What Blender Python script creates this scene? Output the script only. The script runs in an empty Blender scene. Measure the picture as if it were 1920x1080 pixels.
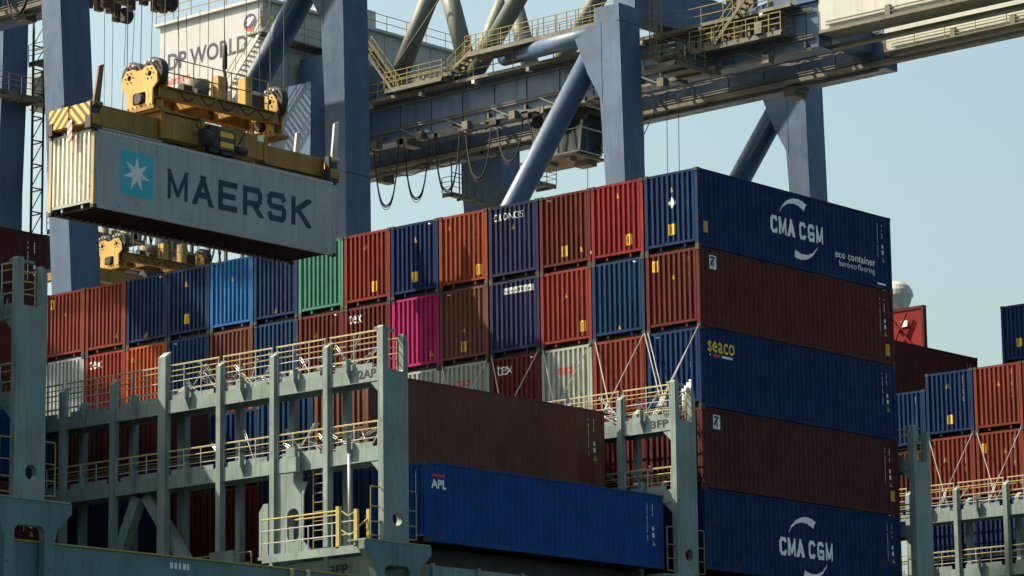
import bpy, bmesh, math, random
from mathutils import Vector, Matrix
random.seed(7)
S = bpy.context.scene
COL = S.collection

# ------------------------------------------------------------------ camera
cam_d = bpy.data.cameras.new('camera'); cam = bpy.data.objects.new('camera', cam_d); COL.objects.link(cam)
CP = Vector((-93.39024542, -71.34178659, 4.78919))
RT = Vector((0.6532327265965087, -0.7570558717113611, -0.012385960222863434))
DN = Vector((0.1367638377977099, 0.13406580771420082, -0.981489690151038))
FW = Vector((0.7447030667146018, 0.6394472349688363, 0.19111403955904713))
cam.matrix_world = Matrix(((RT.x, -DN.x, -FW.x, CP.x), (RT.y, -DN.y, -FW.y, CP.y), (RT.z, -DN.z, -FW.z, CP.z), (0, 0, 0, 1)))
cam_d.sensor_width = 36.0; cam_d.lens = 6286.857 / 1920 * 36.0
cam_d.clip_start = 1.0; cam_d.clip_end = 20000
S.camera = cam

# ------------------------------------------------------------------ light
SUN_AZ = Vector((-math.sin(math.radians(31)), math.cos(math.radians(31)))); SUN_EL = math.radians(46)
W = bpy.data.worlds.new('World'); S.world = W; W.use_nodes = True
nt = W.node_tree; bg = nt.nodes['Background']
sky = nt.nodes.new('ShaderNodeTexSky'); sky.sky_type = 'NISHITA'; sky.sun_disc = False
sky.sun_elevation = SUN_EL; sky.sun_rotation = math.atan2(SUN_AZ.x, SUN_AZ.y)
sky.air_density = 1.0; sky.dust_density = 5.5; sky.ozone_density = 1.0; sky.altitude = 0
tint = nt.nodes.new('ShaderNodeMix'); tint.data_type = 'RGBA'; tint.blend_type = 'MULTIPLY'; tint.inputs[0].default_value = 1.0   # colour balance on the whole sky, takes some blue out
tint.inputs[7].default_value = (0.99, 1.04, 0.86, 1)
nt.links.new(sky.outputs[0], tint.inputs[6]); nt.links.new(tint.outputs[2], bg.inputs[0]); bg.inputs[1].default_value = 0.104
sun_d = bpy.data.lights.new('sun', 'SUN'); sun_d.energy = 5.0; sun_d.angle = math.radians(0.53); sun_d.color = (1.0, 0.86, 0.65)
sun = bpy.data.objects.new('sun', sun_d); COL.objects.link(sun)
sdir = Vector((SUN_AZ.x * math.cos(SUN_EL), SUN_AZ.y * math.cos(SUN_EL), math.sin(SUN_EL)))
sun.rotation_euler = sdir.to_track_quat('Z', 'Y').to_euler(); sun.location = (-60, 80, 120)
S.view_settings.view_transform = 'Standard'; S.view_settings.look = 'None'
S.view_settings.exposure = 1.25; S.view_settings.gamma = 1.0; S.view_settings.use_curve_mapping = False
S.render.engine = 'CYCLES'

# ------------------------------------------------------------------ materials
def lin(r, g, b):
    f = lambda c: (c / 255 / 12.92) if c / 255 <= 0.04045 else ((c / 255 + 0.055) / 1.055) ** 2.4
    return (f(r), f(g), f(b), 1)
MATS = {}
def mat(name, col, rough=0.55, metal=0.0, vary=0.25, grime=0.35, rust=0.0, scale=1.0, spec=0.35, bump=0.12):
    if name in MATS: return MATS[name]
    m = bpy.data.materials.new(name); m.use_nodes = True; MATS[name] = m
    n = m.node_tree.nodes; l = m.node_tree.links; b = n['Principled BSDF']
    b.inputs['Roughness'].default_value = rough; b.inputs['Metallic'].default_value = metal
    b.inputs['Specular IOR Level'].default_value = spec
    c = col if len(col) == 4 else (*col, 1)
    tc = n.new('ShaderNodeTexCoord'); oi = n.new('ShaderNodeObjectInfo')
    add = n.new('ShaderNodeVectorMath'); add.operation = 'ADD'
    sc = n.new('ShaderNodeVectorMath'); sc.operation = 'SCALE'; sc.inputs[3].default_value = 37.0
    cmb = n.new('ShaderNodeCombineXYZ')
    for i in range(3): l.new(oi.outputs['Random'], cmb.inputs[i])
    l.new(cmb.outputs[0], sc.inputs[0]); l.new(tc.outputs['Object'], add.inputs[0]); l.new(sc.outputs[0], add.inputs[1])
    def noise(vscale, detail, rough_=0.6):
        mp = n.new('ShaderNodeMapping'); mp.inputs['Scale'].default_value = [v * scale for v in vscale]
        l.new(add.outputs[0], mp.inputs[0]); t = n.new('ShaderNodeTexNoise'); t.inputs['Scale'].default_value = 1.0
        t.inputs['Detail'].default_value = detail; t.inputs['Roughness'].default_value = rough_
        l.new(mp.outputs[0], t.inputs['Vector']); return t
    def ramp(src, a, bb, ca, cb):
        r = n.new('ShaderNodeMapRange'); r.inputs[1].default_value = a; r.inputs[2].default_value = bb
        r.inputs[3].default_value = ca; r.inputs[4].default_value = cb; l.new(src, r.inputs[0]); return r
    def mix(f, a, bcol):
        x = n.new('ShaderNodeMix'); x.data_type = 'RGBA'; l.new(f, x.inputs[0])
        if isinstance(a, tuple): x.inputs[6].default_value = a
        else: l.new(a, x.inputs[6])
        x.inputs[7].default_value = bcol; return x.outputs[2]
    n1 = noise((0.9, 0.9, 0.7), 4)
    dark = tuple(v * (1 - vary) for v in c[:3]) + (1,)
    lo = ramp(n1.outputs[0], 0.35, 0.7, 0, 1)
    cc = mix(lo.outputs[0], c, dark)
    n2 = noise((7, 7, 0.45), 5)           # rain streaks
    g = ramp(n2.outputs[0], 0.5, 0.8, 0, grime)
    cc = mix(g.outputs[0], cc, (0.035, 0.029, 0.024, 1))
    if rust > 0:
        n3 = noise((2.6, 2.6, 1.6), 8, 0.7)
        rr = ramp(n3.outputs[0], 0.66 - 0.12 * rust, 0.74 - 0.08 * rust, 0, 0.85)
        cc = mix(rr.outputs[0], cc, (0.07, 0.026, 0.012, 1))
    l.new(cc, b.inputs['Base Color'])
    n4 = noise((3, 3, 2), 3)
    rv = ramp(n4.outputs[0], 0.3, 0.7, max(0.05, rough - 0.12), min(1, rough + 0.15)); l.new(rv.outputs[0], b.inputs['Roughness'])
    bp = n.new('ShaderNodeBump'); bp.inputs['Strength'].default_value = bump; bp.inputs['Distance'].default_value = 0.05
    l.new(n1.outputs[0], bp.inputs['Height']); l.new(bp.outputs[0], b.inputs['Normal'])
    return m
def flat(name, col, rough=0.6, metal=0.0):
    return mat(name, col, rough, metal, vary=0.12, grime=0.15)

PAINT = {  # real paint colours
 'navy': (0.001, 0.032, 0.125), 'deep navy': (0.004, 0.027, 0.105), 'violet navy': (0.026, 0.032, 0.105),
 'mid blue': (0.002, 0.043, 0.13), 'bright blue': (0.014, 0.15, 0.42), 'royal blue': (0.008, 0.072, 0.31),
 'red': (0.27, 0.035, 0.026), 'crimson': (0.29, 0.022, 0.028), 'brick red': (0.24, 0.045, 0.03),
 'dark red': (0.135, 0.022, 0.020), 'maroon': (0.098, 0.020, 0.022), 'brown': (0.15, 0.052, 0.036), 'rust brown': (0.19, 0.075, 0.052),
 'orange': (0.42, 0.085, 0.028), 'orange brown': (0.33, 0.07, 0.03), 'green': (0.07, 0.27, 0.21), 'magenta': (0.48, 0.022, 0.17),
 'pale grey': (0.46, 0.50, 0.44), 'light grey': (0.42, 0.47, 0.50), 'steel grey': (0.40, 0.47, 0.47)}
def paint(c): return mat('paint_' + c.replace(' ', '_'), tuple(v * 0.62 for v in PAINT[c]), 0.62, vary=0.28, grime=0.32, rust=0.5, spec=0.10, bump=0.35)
M_CRANE = mat('crane_blue', (0.060, 0.106, 0.195), 0.45, vary=0.3, grime=0.5, rust=0.3, scale=0.5, spec=0.25)
M_CRANED = mat('crane_walkway_steel', (0.13, 0.125, 0.10), 0.7, vary=0.4, grime=0.4, rust=0.5)
M_BOOM = mat('boom_white', (0.36, 0.375, 0.37), 0.5, vary=0.12, grime=0.3, rust=0.1, scale=0.4)
M_HOUSE = mat('house_white', (0.36, 0.38, 0.38), 0.6, vary=0.12, grime=0.35, rust=0.05, scale=0.5)
M_BANNER = mat('banner_white', (0.34, 0.355, 0.38), 0.7, vary=0.08, grime=0.1)
M_SHIP = mat('ship_grey_green', (0.19, 0.25, 0.245), 0.55, vary=0.3, grime=0.55, rust=0.35, spec=0.15)
M_HULL = mat('hull_blue_grey', (0.115, 0.185, 0.195), 0.6, vary=0.3, grime=0.5, rust=0.25, spec=0.15)
M_YEL = mat('rail_yellow', (0.40, 0.33, 0.12), 0.5, vary=0.2, grime=0.3, rust=0.1)
M_YELC = mat('crane_rail_yellow', (0.24, 0.19, 0.055), 0.55, vary=0.3, grime=0.45, rust=0.3)
M_YELS = mat('spreader_yellow', (0.29, 0.155, 0.016), 0.5, vary=0.45, grime=0.75, rust=0.6)
M_YELH = mat('headblock_yellow', (0.50, 0.32, 0.085), 0.5, vary=0.35, grime=0.6, rust=0.4)
M_GALV = mat('galvanised_steel', (0.42, 0.42, 0.42), 0.45, 0.3, vary=0.3, grime=0.35)
M_DARK = mat('dark_steel', (0.03, 0.03, 0.032), 0.6, vary=0.3, grime=0.3)
M_RUBBER = flat('black_cable', (0.012, 0.012, 0.013), 0.7)
M_ROPE = flat('wire_rope', (0.07, 0.075, 0.08), 0.6)
M_CAST = mat('casting_steel', (0.028, 0.025, 0.023), 0.7, vary=0.4, grime=0.4, rust=0.4)
M_WHITE = flat('white_marking', (0.78, 0.78, 0.76)); M_BLACKP = flat('black_marking', (0.015, 0.018, 0.02))
M_INK = flat('dark_blue_lettering', (0.012, 0.03, 0.055)); M_REDP = flat('red_marking', (0.55, 0.03, 0.04))
M_YMARK = flat('yellow_marking', (0.80, 0.48, 0.02)); M_TEAL = flat('light_blue_logo', (0.035, 0.36, 0.47)); M_STAR = flat('star_grey', (0.62, 0.66, 0.66))
M_DULLY = flat('dull_yellow_marking', (0.42, 0.27, 0.04)); M_DPINK = flat('dark_violet_lettering', (0.02, 0.02, 0.06))  # dull yellow is a darker version of the yellow marking
M_GLASS = bpy.data.materials.new('cab_glass'); M_GLASS.use_nodes = True
_b = M_GLASS.node_tree.nodes['Principled BSDF']; _b.inputs['Base Color'].default_value = (0.012, 0.03, 0.026, 1); _b.inputs['Roughness'].default_value = 0.08; _b.inputs['Specular IOR Level'].default_value = 0.6
M_WATER = bpy.data.materials.new('harbour_water'); M_WATER.use_nodes = True
_n = M_WATER.node_tree.nodes; _b = _n['Principled BSDF']; _b.inputs['Base Color'].default_value = (0.012, 0.03, 0.03, 1); _b.inputs['Roughness'].default_value = 0.12
_t = _n.new('ShaderNodeTexNoise'); _t.inputs['Scale'].default_value = 0.35; _t.inputs['Detail'].default_value = 6
_bp = _n.new('ShaderNodeBump'); _bp.inputs['Strength'].default_value = 0.8; _bp.inputs['Distance'].default_value = 0.6
_tc = _n.new('ShaderNodeTexCoord'); M_WATER.node_tree.links.new(_tc.outputs['Object'], _t.inputs['Vector'])
M_WATER.node_tree.links.new(_t.outputs[0], _bp.inputs['Height']); M_WATER.node_tree.links.new(_bp.outputs[0], _b.inputs['Normal'])
M_QUAY = mat('quay_concrete', (0.22, 0.21, 0.19), 0.85, vary=0.3, grime=0.4, scale=0.3)
# black and yellow hazard stripes (flat print on plates)
def stripes(name, a, b, ang, freq):
    m = bpy.data.materials.new(name); m.use_nodes = True; n = m.node_tree.nodes; l = m.node_tree.links
    tc = n.new('ShaderNodeTexCoord'); mp = n.new('ShaderNodeMapping'); mp.inputs['Rotation'].default_value = (ang, 0, 0)
    w = n.new('ShaderNodeTexWave'); w.bands_direction = 'Z'; w.inputs['Scale'].default_value = freq
    r = n.new('ShaderNodeMapRange'); r.inputs[1].default_value = 0.46; r.inputs[2].default_value = 0.54
    x = n.new('ShaderNodeMix'); x.data_type = 'RGBA'; x.inputs[6].default_value = (*a, 1); x.inputs[7].default_value = (*b, 1)
    l.new(tc.outputs['Object'], mp.inputs[0]); l.new(mp.outputs[0], w.inputs[0]); l.new(w.outputs['Fac'], r.inputs[0]); l.new(r.outputs[0], x.inputs[0])
    l.new(x.outputs[2], n['Principled BSDF'].inputs['Base Color']); n['Principled BSDF'].inputs['Roughness'].default_value = 0.6
    return m
M_HAZA = stripes('hazard_stripes_a', (0.05, 0.04, 0.03), (0.62, 0.34, 0.04), math.radians(45), 1.15)
M_HAZB = stripes('hazard_stripes_b', (0.05, 0.04, 0.03), (0.62, 0.34, 0.04), math.radians(-45), 1.15)
M_HAZR = stripes('red_white_stripes', (0.45, 0.06, 0.04), (0.62, 0.55, 0.48), math.radians(45), 1.6)

# ------------------------------------------------------------------ mesh helpers
class MB:
    def __init__(s): s.v = []; s.f = []; s.sm = []
    def face(s, pts, smooth=False):
        i = len(s.v); s.v += [tuple(p) for p in pts]; s.f.append(tuple(range(i, i + len(pts)))); s.sm.append(smooth)
    def hexa(s, p):  # 8 pts: bottom 0-3 ccw, top 4-7
        i = len(s.v); s.v += [tuple(q) for q in p]
        for f in ((3, 2, 1, 0), (4, 5, 6, 7), (0, 1, 5, 4), (1, 2, 6, 5), (2, 3, 7, 6), (3, 0, 4, 7)):
            s.f.append(tuple(i + k for k in f)); s.sm.append(False)
        return s
    def box(s, x0, x1, y0, y1, z0, z1):
        return s.hexa([(x0, y0, z0), (x1, y0, z0), (x1, y1, z0), (x0, y1, z0), (x0, y0, z1), (x1, y0, z1), (x1, y1, z1), (x0, y1, z1)])
    def tube(s, a, b, r, n=8, r2=None, cap=True):
        a = Vector(a); b = Vector(b); d = (b - a)
        if d.length < 1e-6: return s
        d.normalize(); u = d.cross(Vector((0, 0, 1)))
        if u.length < 1e-3: u = d.cross(Vector((0, 1, 0)))
        u.normalize(); w = d.cross(u); r2 = r if r2 is None else r2; i = len(s.v)
        for p, rr in ((a, r), (b, r2)):
            for k in range(n):
                t = 2 * math.pi * (k + 0.5) / n; s.v.append(tuple(p + u * (rr * math.cos(t)) + w * (rr * math.sin(t))))
        for k in range(n):
            k2 = (k + 1) % n; s.f.append((i + k, i + k2, i + n + k2, i + n + k)); s.sm.append(n > 6)
        if cap:
            s.f.append(tuple(i + k for k in reversed(range(n)))); s.sm.append(False)
            s.f.append(tuple(i + n + k for k in range(n))); s.sm.append(False)
        return s
    def path(s, pts, r, n=6):
        for a, b in zip(pts[:-1], pts[1:]): s.tube(a, b, r, n)
        return s
    def beam(s, a, b, w, h, up=(0, 0, 1)):  # rectangular bar between points
        a = Vector(a); b = Vector(b); d = (b - a).normalized(); up = Vector(up)
        u = d.cross(up)
        if u.length < 1e-3: u = d.cross(Vector((1, 0, 0)))
        u.normalize(); t = u.cross(d).normalized(); u *= w / 2; t *= h / 2
        return s.hexa([a - u - t, a + u - t, b + u - t, b - u - t, a - u + t, a + u + t, b + u + t, b - u + t])
    def build(s, name, m, parent=None, loc=None):
        me = bpy.data.meshes.new(name); me.from_pydata(s.v, [], s.f)
        me.polygons.foreach_set('use_smooth', s.sm); me.materials.append(m); me.update()
        bm = bmesh.new(); bm.from_mesh(me); bmesh.ops.recalc_face_normals(bm, faces=bm.faces); bm.to_mesh(me); bm.free()
        return link(me, name, parent, loc)
def build_split(mb, name, m, parent):
    # every separate primitive of the builder becomes a part of its own
    out = []; par = list(range(len(mb.v)))
    def fd(i):
        while par[i] != i: par[i] = par[par[i]]; i = par[i]
        return i
    for f in mb.f:
        for q in f[1:]: par[fd(q)] = fd(f[0])
    isl = {}
    for f, sm in zip(mb.f, mb.sm): isl.setdefault(fd(f[0]), []).append((f, sm))
    for fs in isl.values():
        ids = sorted({q for f, _ in fs for q in f}); mp = {q: i for i, q in enumerate(ids)}; b = MB()
        b.v = [mb.v[q] for q in ids]; b.f = [tuple(mp[q] for q in f) for f, _ in fs]; b.sm = [x for _, x in fs]
        out.append(b.build(name, m, parent))
    return out
def link(me, name, parent=None, loc=None):
    o = bpy.data.objects.new(name, me); COL.objects.link(o)
    if parent is not None: o.parent = parent
    if loc is not None: o.location = loc
    return o
def empty(name, label, cat, loc=(0, 0, 0), rot=(0, 0, 0), group=None):
    o = bpy.data.objects.new(name, None); COL.objects.link(o); o.location = loc; o.rotation_euler = rot; o.empty_display_size = 0.5
    return tag(o, label, cat, group)
def tag(o, label, cat, group=None, kind=None):
    if label: o['label'] = label
    if cat: o['category'] = cat
    if group: o['group'] = group
    if kind: o['kind'] = kind
    return o
def plate(name, loops, axis, c0, c1, m, parent):
    """polygon with holes in a plane, extruded. axis 'y': loops are (x,z); axis 'x': loops are (y,z)"""
    bm = bmesh.new(); es = []
    P = (lambda a, b: (a, c0, b)) if axis == 'y' else (lambda a, b: (c0, a, b))
    for lp in loops:
        vs = [bm.verts.new(P(*p)) for p in lp]
        es += [bm.edges.new((vs[i], vs[(i + 1) % len(vs)])) for i in range(len(vs))]
    r = bmesh.ops.triangle_fill(bm, use_beauty=True, use_dissolve=False, edges=es)
    fs = [g for g in r['geom'] if isinstance(g, bmesh.types.BMFace)]
    ex = bmesh.ops.extrude_face_region(bm, geom=fs)
    dv = Vector((0, c1 - c0, 0)) if axis == 'y' else Vector((c1 - c0, 0, 0))
    bmesh.ops.translate(bm, verts=[g for g in ex['geom'] if isinstance(g, bmesh.types.BMVert)], vec=dv)
    bmesh.ops.recalc_face_normals(bm, faces=bm.faces)
    me = bpy.data.meshes.new(name); bm.to_mesh(me); bm.free(); me.materials.append(m)
    return link(me, name, parent)
def circ(cx, cz, r, n=16, ry=None): return [(cx + r * math.cos(2 * math.pi * k / n), cz + (ry or r) * math.sin(2 * math.pi * k / n)) for k in range(n)]
def rrect(x0, x1, z0, z1, r, n=4):
    out = []
    for cx, cz, a0 in ((x1 - r, z0 + r, -90), (x1 - r, z1 - r, 0), (x0 + r, z1 - r, 90), (x0 + r, z0 + r, 180)):
        for k in range(n + 1):
            t = math.radians(a0 + 90 * k / n); out.append((cx + r * math.cos(t), cz + r * math.sin(t)))
    return out
def railing(mb, a, b, hs, step=1.6, r=0.025, pr=0.028, posts=True):
    a = Vector(a); b = Vector(b); d = b - a; n = max(1, round(d.length / step))
    for h in hs: mb.tube(a + Vector((0, 0, h)), b + Vector((0, 0, h)), r, 6)
    if posts:
        for k in range(n + 1):
            p = a + d * (k / n); mb.tube(p, p + Vector((0, 0, max(hs))), pr, 6)
    return mb

# ------------------------------------------------------------------ containers
CW, CL = 2.438, 12.192
def prof_end():
    pts = []; n = 9; a = 0.17; w = (CW - 2 * a) / n
    for k in range(n):
        y = a + k * w
        pts += [(y, 0), (y + w * 0.40, 0), (y + w * 0.58, 1), (y + w * 0.82, 1)]
    pts.append((CW - a, 0)); return pts
def prof_side(n=42):
    pts = []; a = 0.17; w = (CL - 2 * a) / n
    for k in range(n):
        x = a + k * w
        pts += [(x, 0), (x + w * 0.38, 0), (x + w * 0.62, 1), (x + w * 0.86, 1)]
    pts.append((CL - a, 0)); return pts
PE, PS = prof_end(), prof_side()
DE, DS = 0.060, 0.020
def depth(prof, d, u):
    if u <= prof[0][0] or u >= prof[-1][0]: return 0
    for (a, da), (b, db) in zip(prof[:-1], prof[1:]):
        if a <= u <= b: return d * (da + (db - da) * (u - a) / max(1e-9, b - a))
    return 0
MESH = {}
def meshdata(key, mb):
    if key not in MESH:
        o = mb().build(key, M_DARK); MESH[key] = o.data; bpy.data.objects.remove(o)
    return MESH[key]
def mb_end(h):
    def f():
        m = MB(); z0, z1 = 0.30, h - 0.115
        for (a, da), (b, db) in zip(PE[:-1], PE[1:]):
            m.face([(0.012 + da * DE, a, z0), (0.012 + db * DE, b, z0), (0.012 + db * DE, b, z1), (0.012 + da * DE, a, z1)])
        return m
    return f
def mb_ribbed():
    # the hanging box: wide deep ribs
    m = MB(); n = 9; a = 0.16; w = (CW - 2 * a) / n; pts = []
    for k in range(n): y = a + k * w; pts += [(y, 1), (y + w * 0.30, 1), (y + w * 0.44, 0), (y + w * 0.86, 0)]
    pts.append((CW - a, 1))
    for (p, dp), (q, dq) in zip(pts[:-1], pts[1:]): m.face([(0.012 + dp * 0.10, p, 0.30), (0.012 + dq * 0.10, q, 0.30), (0.012 + dq * 0.10, q, 2.78), (0.012 + dp * 0.10, p, 2.78)])
    return m
def mb_side(h):
    def f():
        m = MB(); z0, z1 = 0.16, h - 0.06
        for (a, da), (b, db) in zip(PS[:-1], PS[1:]):
            m.face([(a, 0.012 + da * DS, z0), (b, 0.012 + db * DS, z0), (b, 0.012 + db * DS, z1), (a, 0.012 + da * DS, z1)])
        return m
    return f
def mb_flatside(h, y, inset=0.012):
    def f(): return MB().box(0.17, CL - 0.17, min(y, y + inset), max(y, y + inset), 0.16, h - 0.06)
    return f
def mb_frame(h):
    def f():
        m = MB()
        for x in (0, CL - 0.16):
            for y in (0, CW - 0.15): m.box(x + 0.006, x + 0.154, y + 0.004, y + 0.146, 0.118, h - 0.118)
            m.box(x + 0.02, x + 0.14, 0.15, CW - 0.15, 0.205, 0.30)       # bottom end rail, set above the castings
            m.box(x + 0.02, x + 0.14, 0.15, CW - 0.15, h - 0.115, h - 0.02)
        for y in (0.62, 1.72): m.box(0.05, 0.12, y, y + 0.08, 0.05, 0.2)
        for y in (0.004, CW - 0.104):
            m.box(0.16, CL - 0.16, y, y + 0.1, 0.02, 0.16); m.box(0.16, CL - 0.16, y, y + 0.08, h - 0.07, h - 0.012)
        return m
    return f
def mb_cast():
    m = MB().box(0, 0.178, 0, 0.162, 0, 0.118); return m
def castings(h, root, far=False):
    for x in ((-0.006, CL - 0.172) if far else (-0.006,)):
        for y in (-0.006, CW - 0.156):
            for z in (0, h - 0.118):
                o = link(meshdata('corner_casting', mb_cast), 'corner_casting', root, (x, y, z)); o.material_slots[0].link = 'OBJECT'; o.material_slots[0].material = M_CAST
def mb_roof(h): return lambda: MB().box(0.05, CL - 0.05, 0.05, CW - 0.05, h - 0.03, h - 0.018)
def mb_floor(h):
    def f():
        m = MB().box(0.14, CL - 0.14, 0.11, CW - 0.11, 0.19, 0.22)
        for k in range(38): x = 0.3 + k * 0.31; m.box(x, x + 0.05, 0.11, CW - 0.11, 0.05, 0.168)
        return m
    return f
def mb_door(h): return lambda: MB().box(CL - 0.06, CL - 0.02, 0.15, CW - 0.15, 0.3, h - 0.115)
def cpart(name, key, fn, m, root):
    o = link(meshdata(key, fn), name, root); o.material_slots[0].link = 'OBJECT'; o.material_slots[0].material = m; return o
def container(loc, color, label, h=2.896, rot=(0, 0, 0), near_side=False, smooth_side=False, group='shipping containers stowed on deck', hidden=False):
    r = empty('shipping_container', label, 'container', loc, rot, group); p = paint(color); r['h'] = h; del r['h']
    hk = '%d' % round(h * 1000)
    cpart('frame', 'frame' + hk, mb_frame(h), p, r); castings(h, r, near_side) if not hidden else None
    cpart('end_wall', 'end' + hk, mb_end(h), p, r); cpart('door_panel', 'door' + hk, mb_door(h), p, r)
    if near_side: cpart('side_wall', ('fside' if smooth_side else 'side') + hk, mb_flatside(h, 0.014) if smooth_side else mb_side(h), p, r)
    else: cpart('side_wall', 'fside' + hk, mb_flatside(h, 0.014), p, r)
    cpart('side_wall', 'bside' + hk, mb_flatside(h, CW - 0.03), p, r)
    cpart('roof', 'roof' + hk, mb_roof(h), p, r)
    if not hidden: cpart('floor', 'floor' + hk, mb_floor(h), M_DARK, r)
    return r

# flat print: 2D polygons laid on a wall; conform to the corrugation by cutting along its folds
def decal(name, polys, where, m, parent, lift=0.004, smooth=False):
    """polys: list of triangles/polygons in (u,v) wall coordinates. where 'end': u=local y, 'side': u=local x"""
    bm = bmesh.new()
    for k, pg in enumerate(polys):
        vs = [bm.verts.new((u, v, 0.0002 * (k % 7))) for u, v in pg]
        try: bm.faces.new(vs)
        except ValueError: pass
    prof, d = (PE, DE) if where == 'end' else (PS, DS)
    if not smooth and bm.verts:
        lo = min(v.co.x for v in bm.verts); hi = max(v.co.x for v in bm.verts)
        for u, _ in prof:
            if lo < u < hi: bmesh.ops.bisect_plane(bm, geom=list(bm.verts) + list(bm.edges) + list(bm.faces), plane_co=(u, 0, 0), plane_no=(1, 0, 0))
    for v in bm.verts:
        u, w, e = v.co; dd = 0 if smooth else depth(prof, d, u)
        off = 0.012 + dd - lift - e
        v.co = (off, u, w) if where == 'end' else (u, off, w)
    me = bpy.data.meshes.new(name); bm.to_mesh(me); bm.free(); me.materials.append(m)
    kd = name in ('identification_marks', 'data_print', 'name_print', 'warning_print')
    wall = next((c for c in parent.children if c.name.split('.')[0] == ('end_wall' if where == 'end' else 'side_wall')), parent)
    o = link(me, name, wall)
    if kd: o['kind'] = 'stuff'
    return o
def rect(u0, u1, v0, v1): return [(u0, v0), (u1, v0), (u1, v1), (u0, v1)]
TXT = {}
def text_polys(s, size, bold=0.0, space=1.0):
    key = (s, bold, space)
    if key not in TXT:
        c = bpy.data.curves.new('lettering', 'FONT'); c.body = s; c.size = 1.0; c.offset = bold; c.space_character = space; c.resolution_u = 4
        o = bpy.data.objects.new('lettering', c); COL.objects.link(o)
        dg = bpy.context.evaluated_depsgraph_get(); me = o.evaluated_get(dg).to_mesh()
        P = [[(me.vertices[i].co.x, me.vertices[i].co.y) for i in p.vertices] for p in me.polygons]
        o.evaluated_get(dg).to_mesh_clear(); bpy.data.objects.remove(o); bpy.data.curves.remove(c)
        xs = [x for p in P for x, y in p]; ys = [y for p in P for x, y in p]
        TXT[key] = (P, min(xs), max(xs), min(ys), max(ys))
    return TXT[key]
def text_fit(s, u0, u1, v0, v1, bold=0.0, space=1.0, slant=0.0):
    P, a, b, c, d = text_polys(s, 1, bold, space)
    return [[(u0 + (x - a) / (b - a) * (u1 - u0) + slant * (y - c) / (d - c), v0 + (y - c) / (d - c) * (v1 - v0)) for x, y in p] for p in P]
# squared stroke letters
GL = {'M': [[(0, 0), (0, 1)], [(0, 1), (.5, .08)], [(.5, .08), (1, 1)], [(1, 1), (1, 0)]], 'A': [[(0, 0), (.5, 1)], [(.5, 1), (1, 0)], [(.2, .3), (.8, .3)]],
 'E': [[(0, 0), (0, 1)], [(0, 1), (1, 1)], [(0, .5), (.88, .5)], [(0, 0), (1, 0)]], 'R': [[(0, 0), (0, 1)], [(0, 1), (.85, 1)], [(.85, 1), (1, .85)], [(1, .85), (1, .58)], [(1, .58), (.85, .42)], [(.85, .42), (0, .42)], [(.55, .42), (1, 0)]],
 'S': [[(1, .8), (.87, 1)], [(.87, 1), (.13, 1)], [(.13, 1), (0, .86)], [(0, .86), (0, .64)], [(0, .64), (.13, .5)], [(.13, .5), (.87, .5)], [(.87, .5), (1, .36)], [(1, .36), (1, .14)], [(1, .14), (.87, 0)], [(.87, 0), (.13, 0)], [(.13, 0), (0, .2)]],
 'K': [[(0, 0), (0, 1)], [(0, .45), (1, 1)], [(.3, .6), (1, 0)]], 'C': [[(1, .82), (.8, 1)], [(.8, 1), (.22, 1)], [(.22, 1), (0, .8)], [(0, .8), (0, .2)], [(0, .2), (.22, 0)], [(.22, 0), (.8, 0)], [(.8, 0), (1, .18)]],
 'G': [[(1, .84), (.8, 1)], [(.8, 1), (.22, 1)], [(.22, 1), (0, .8)], [(0, .8), (0, .2)], [(0, .2), (.22, 0)], [(.22, 0), (1, 0)], [(1, 0), (1, .45)], [(1, .45), (.55, .45)]]}
def clipv(pg, lo, hi):
    for sgn, lim in ((1, lo), (-1, -hi)):
        out = []
        for i, (x, y) in enumerate(pg):
            px, py = pg[i - 1]; a, b = sgn * py - lim, sgn * y - lim
            if (a < 0) != (b < 0): t = a / (a - b); out.append((px + (x - px) * t, py + (y - py) * t))
            if b >= 0: out.append((x, y))
        pg = out
    return pg
def strokes(ch, x, y, w, h, t):
    out = []
    if ch == 'M': t *= 0.72
    for a, b in GL[ch]:
        ax, ay, bx, by = x + t / 2 + a[0] * (w - t), y + t / 2 + a[1] * (h - t), x + t / 2 + b[0] * (w - t), y + t / 2 + b[1] * (h - t)
        L = math.hypot(bx - ax, by - ay); dx, dy = (bx - ax) / L * t / 2, (by - ay) / L * t / 2
        diag = not (abs(dx) < 1e-6 or abs(dy) < 1e-6)
        ea, eb = [(0.9 if not diag else (1.7 if (L > 0.38 * h and p[1] in (0, 1)) else 0.35)) for p in (a, b)]
        out.append(clipv([(ax - dx * ea + dy, ay - dy * ea - dx), (bx + dx * eb + dy, by + dy * eb - dx), (bx + dx * eb - dy, by + dy * eb + dx), (ax - dx * ea - dy, ay - dy * ea + dx)], y, y + h))
    return [o for o in out if len(o) > 2]
def word(s, u0, u1, v0, v1, t, gap):
    n = sum(1 for c in s if c != ' '); sp = s.count(' ') * gap * 2.2
    w = (u1 - u0 - gap * (n - 1) - sp) / n; x = u0; out = []
    for c in s:
        if c == ' ': x += gap * 2.2; continue
        out += strokes(c, x, v0, w, v1 - v0, t); x += w + gap
    return out
def arcpoly(cx, cy, rx, ry, a0, a1, w0, w1, n=14):
    ps = []
    for k in range(n):
        q = []
        for kk in (k, k + 1):
            t = kk / n; a = math.radians(a0 + (a1 - a0) * t); w = w0 + (w1 - w0) * t
            q.append(((cx + rx * math.cos(a), cy + ry * math.sin(a)), (cx + (rx - w) * math.cos(a), cy + (ry - w) * math.sin(a))))
        ps.append([q[0][0], q[1][0], q[1][1], q[0][1]])
    return ps
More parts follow.
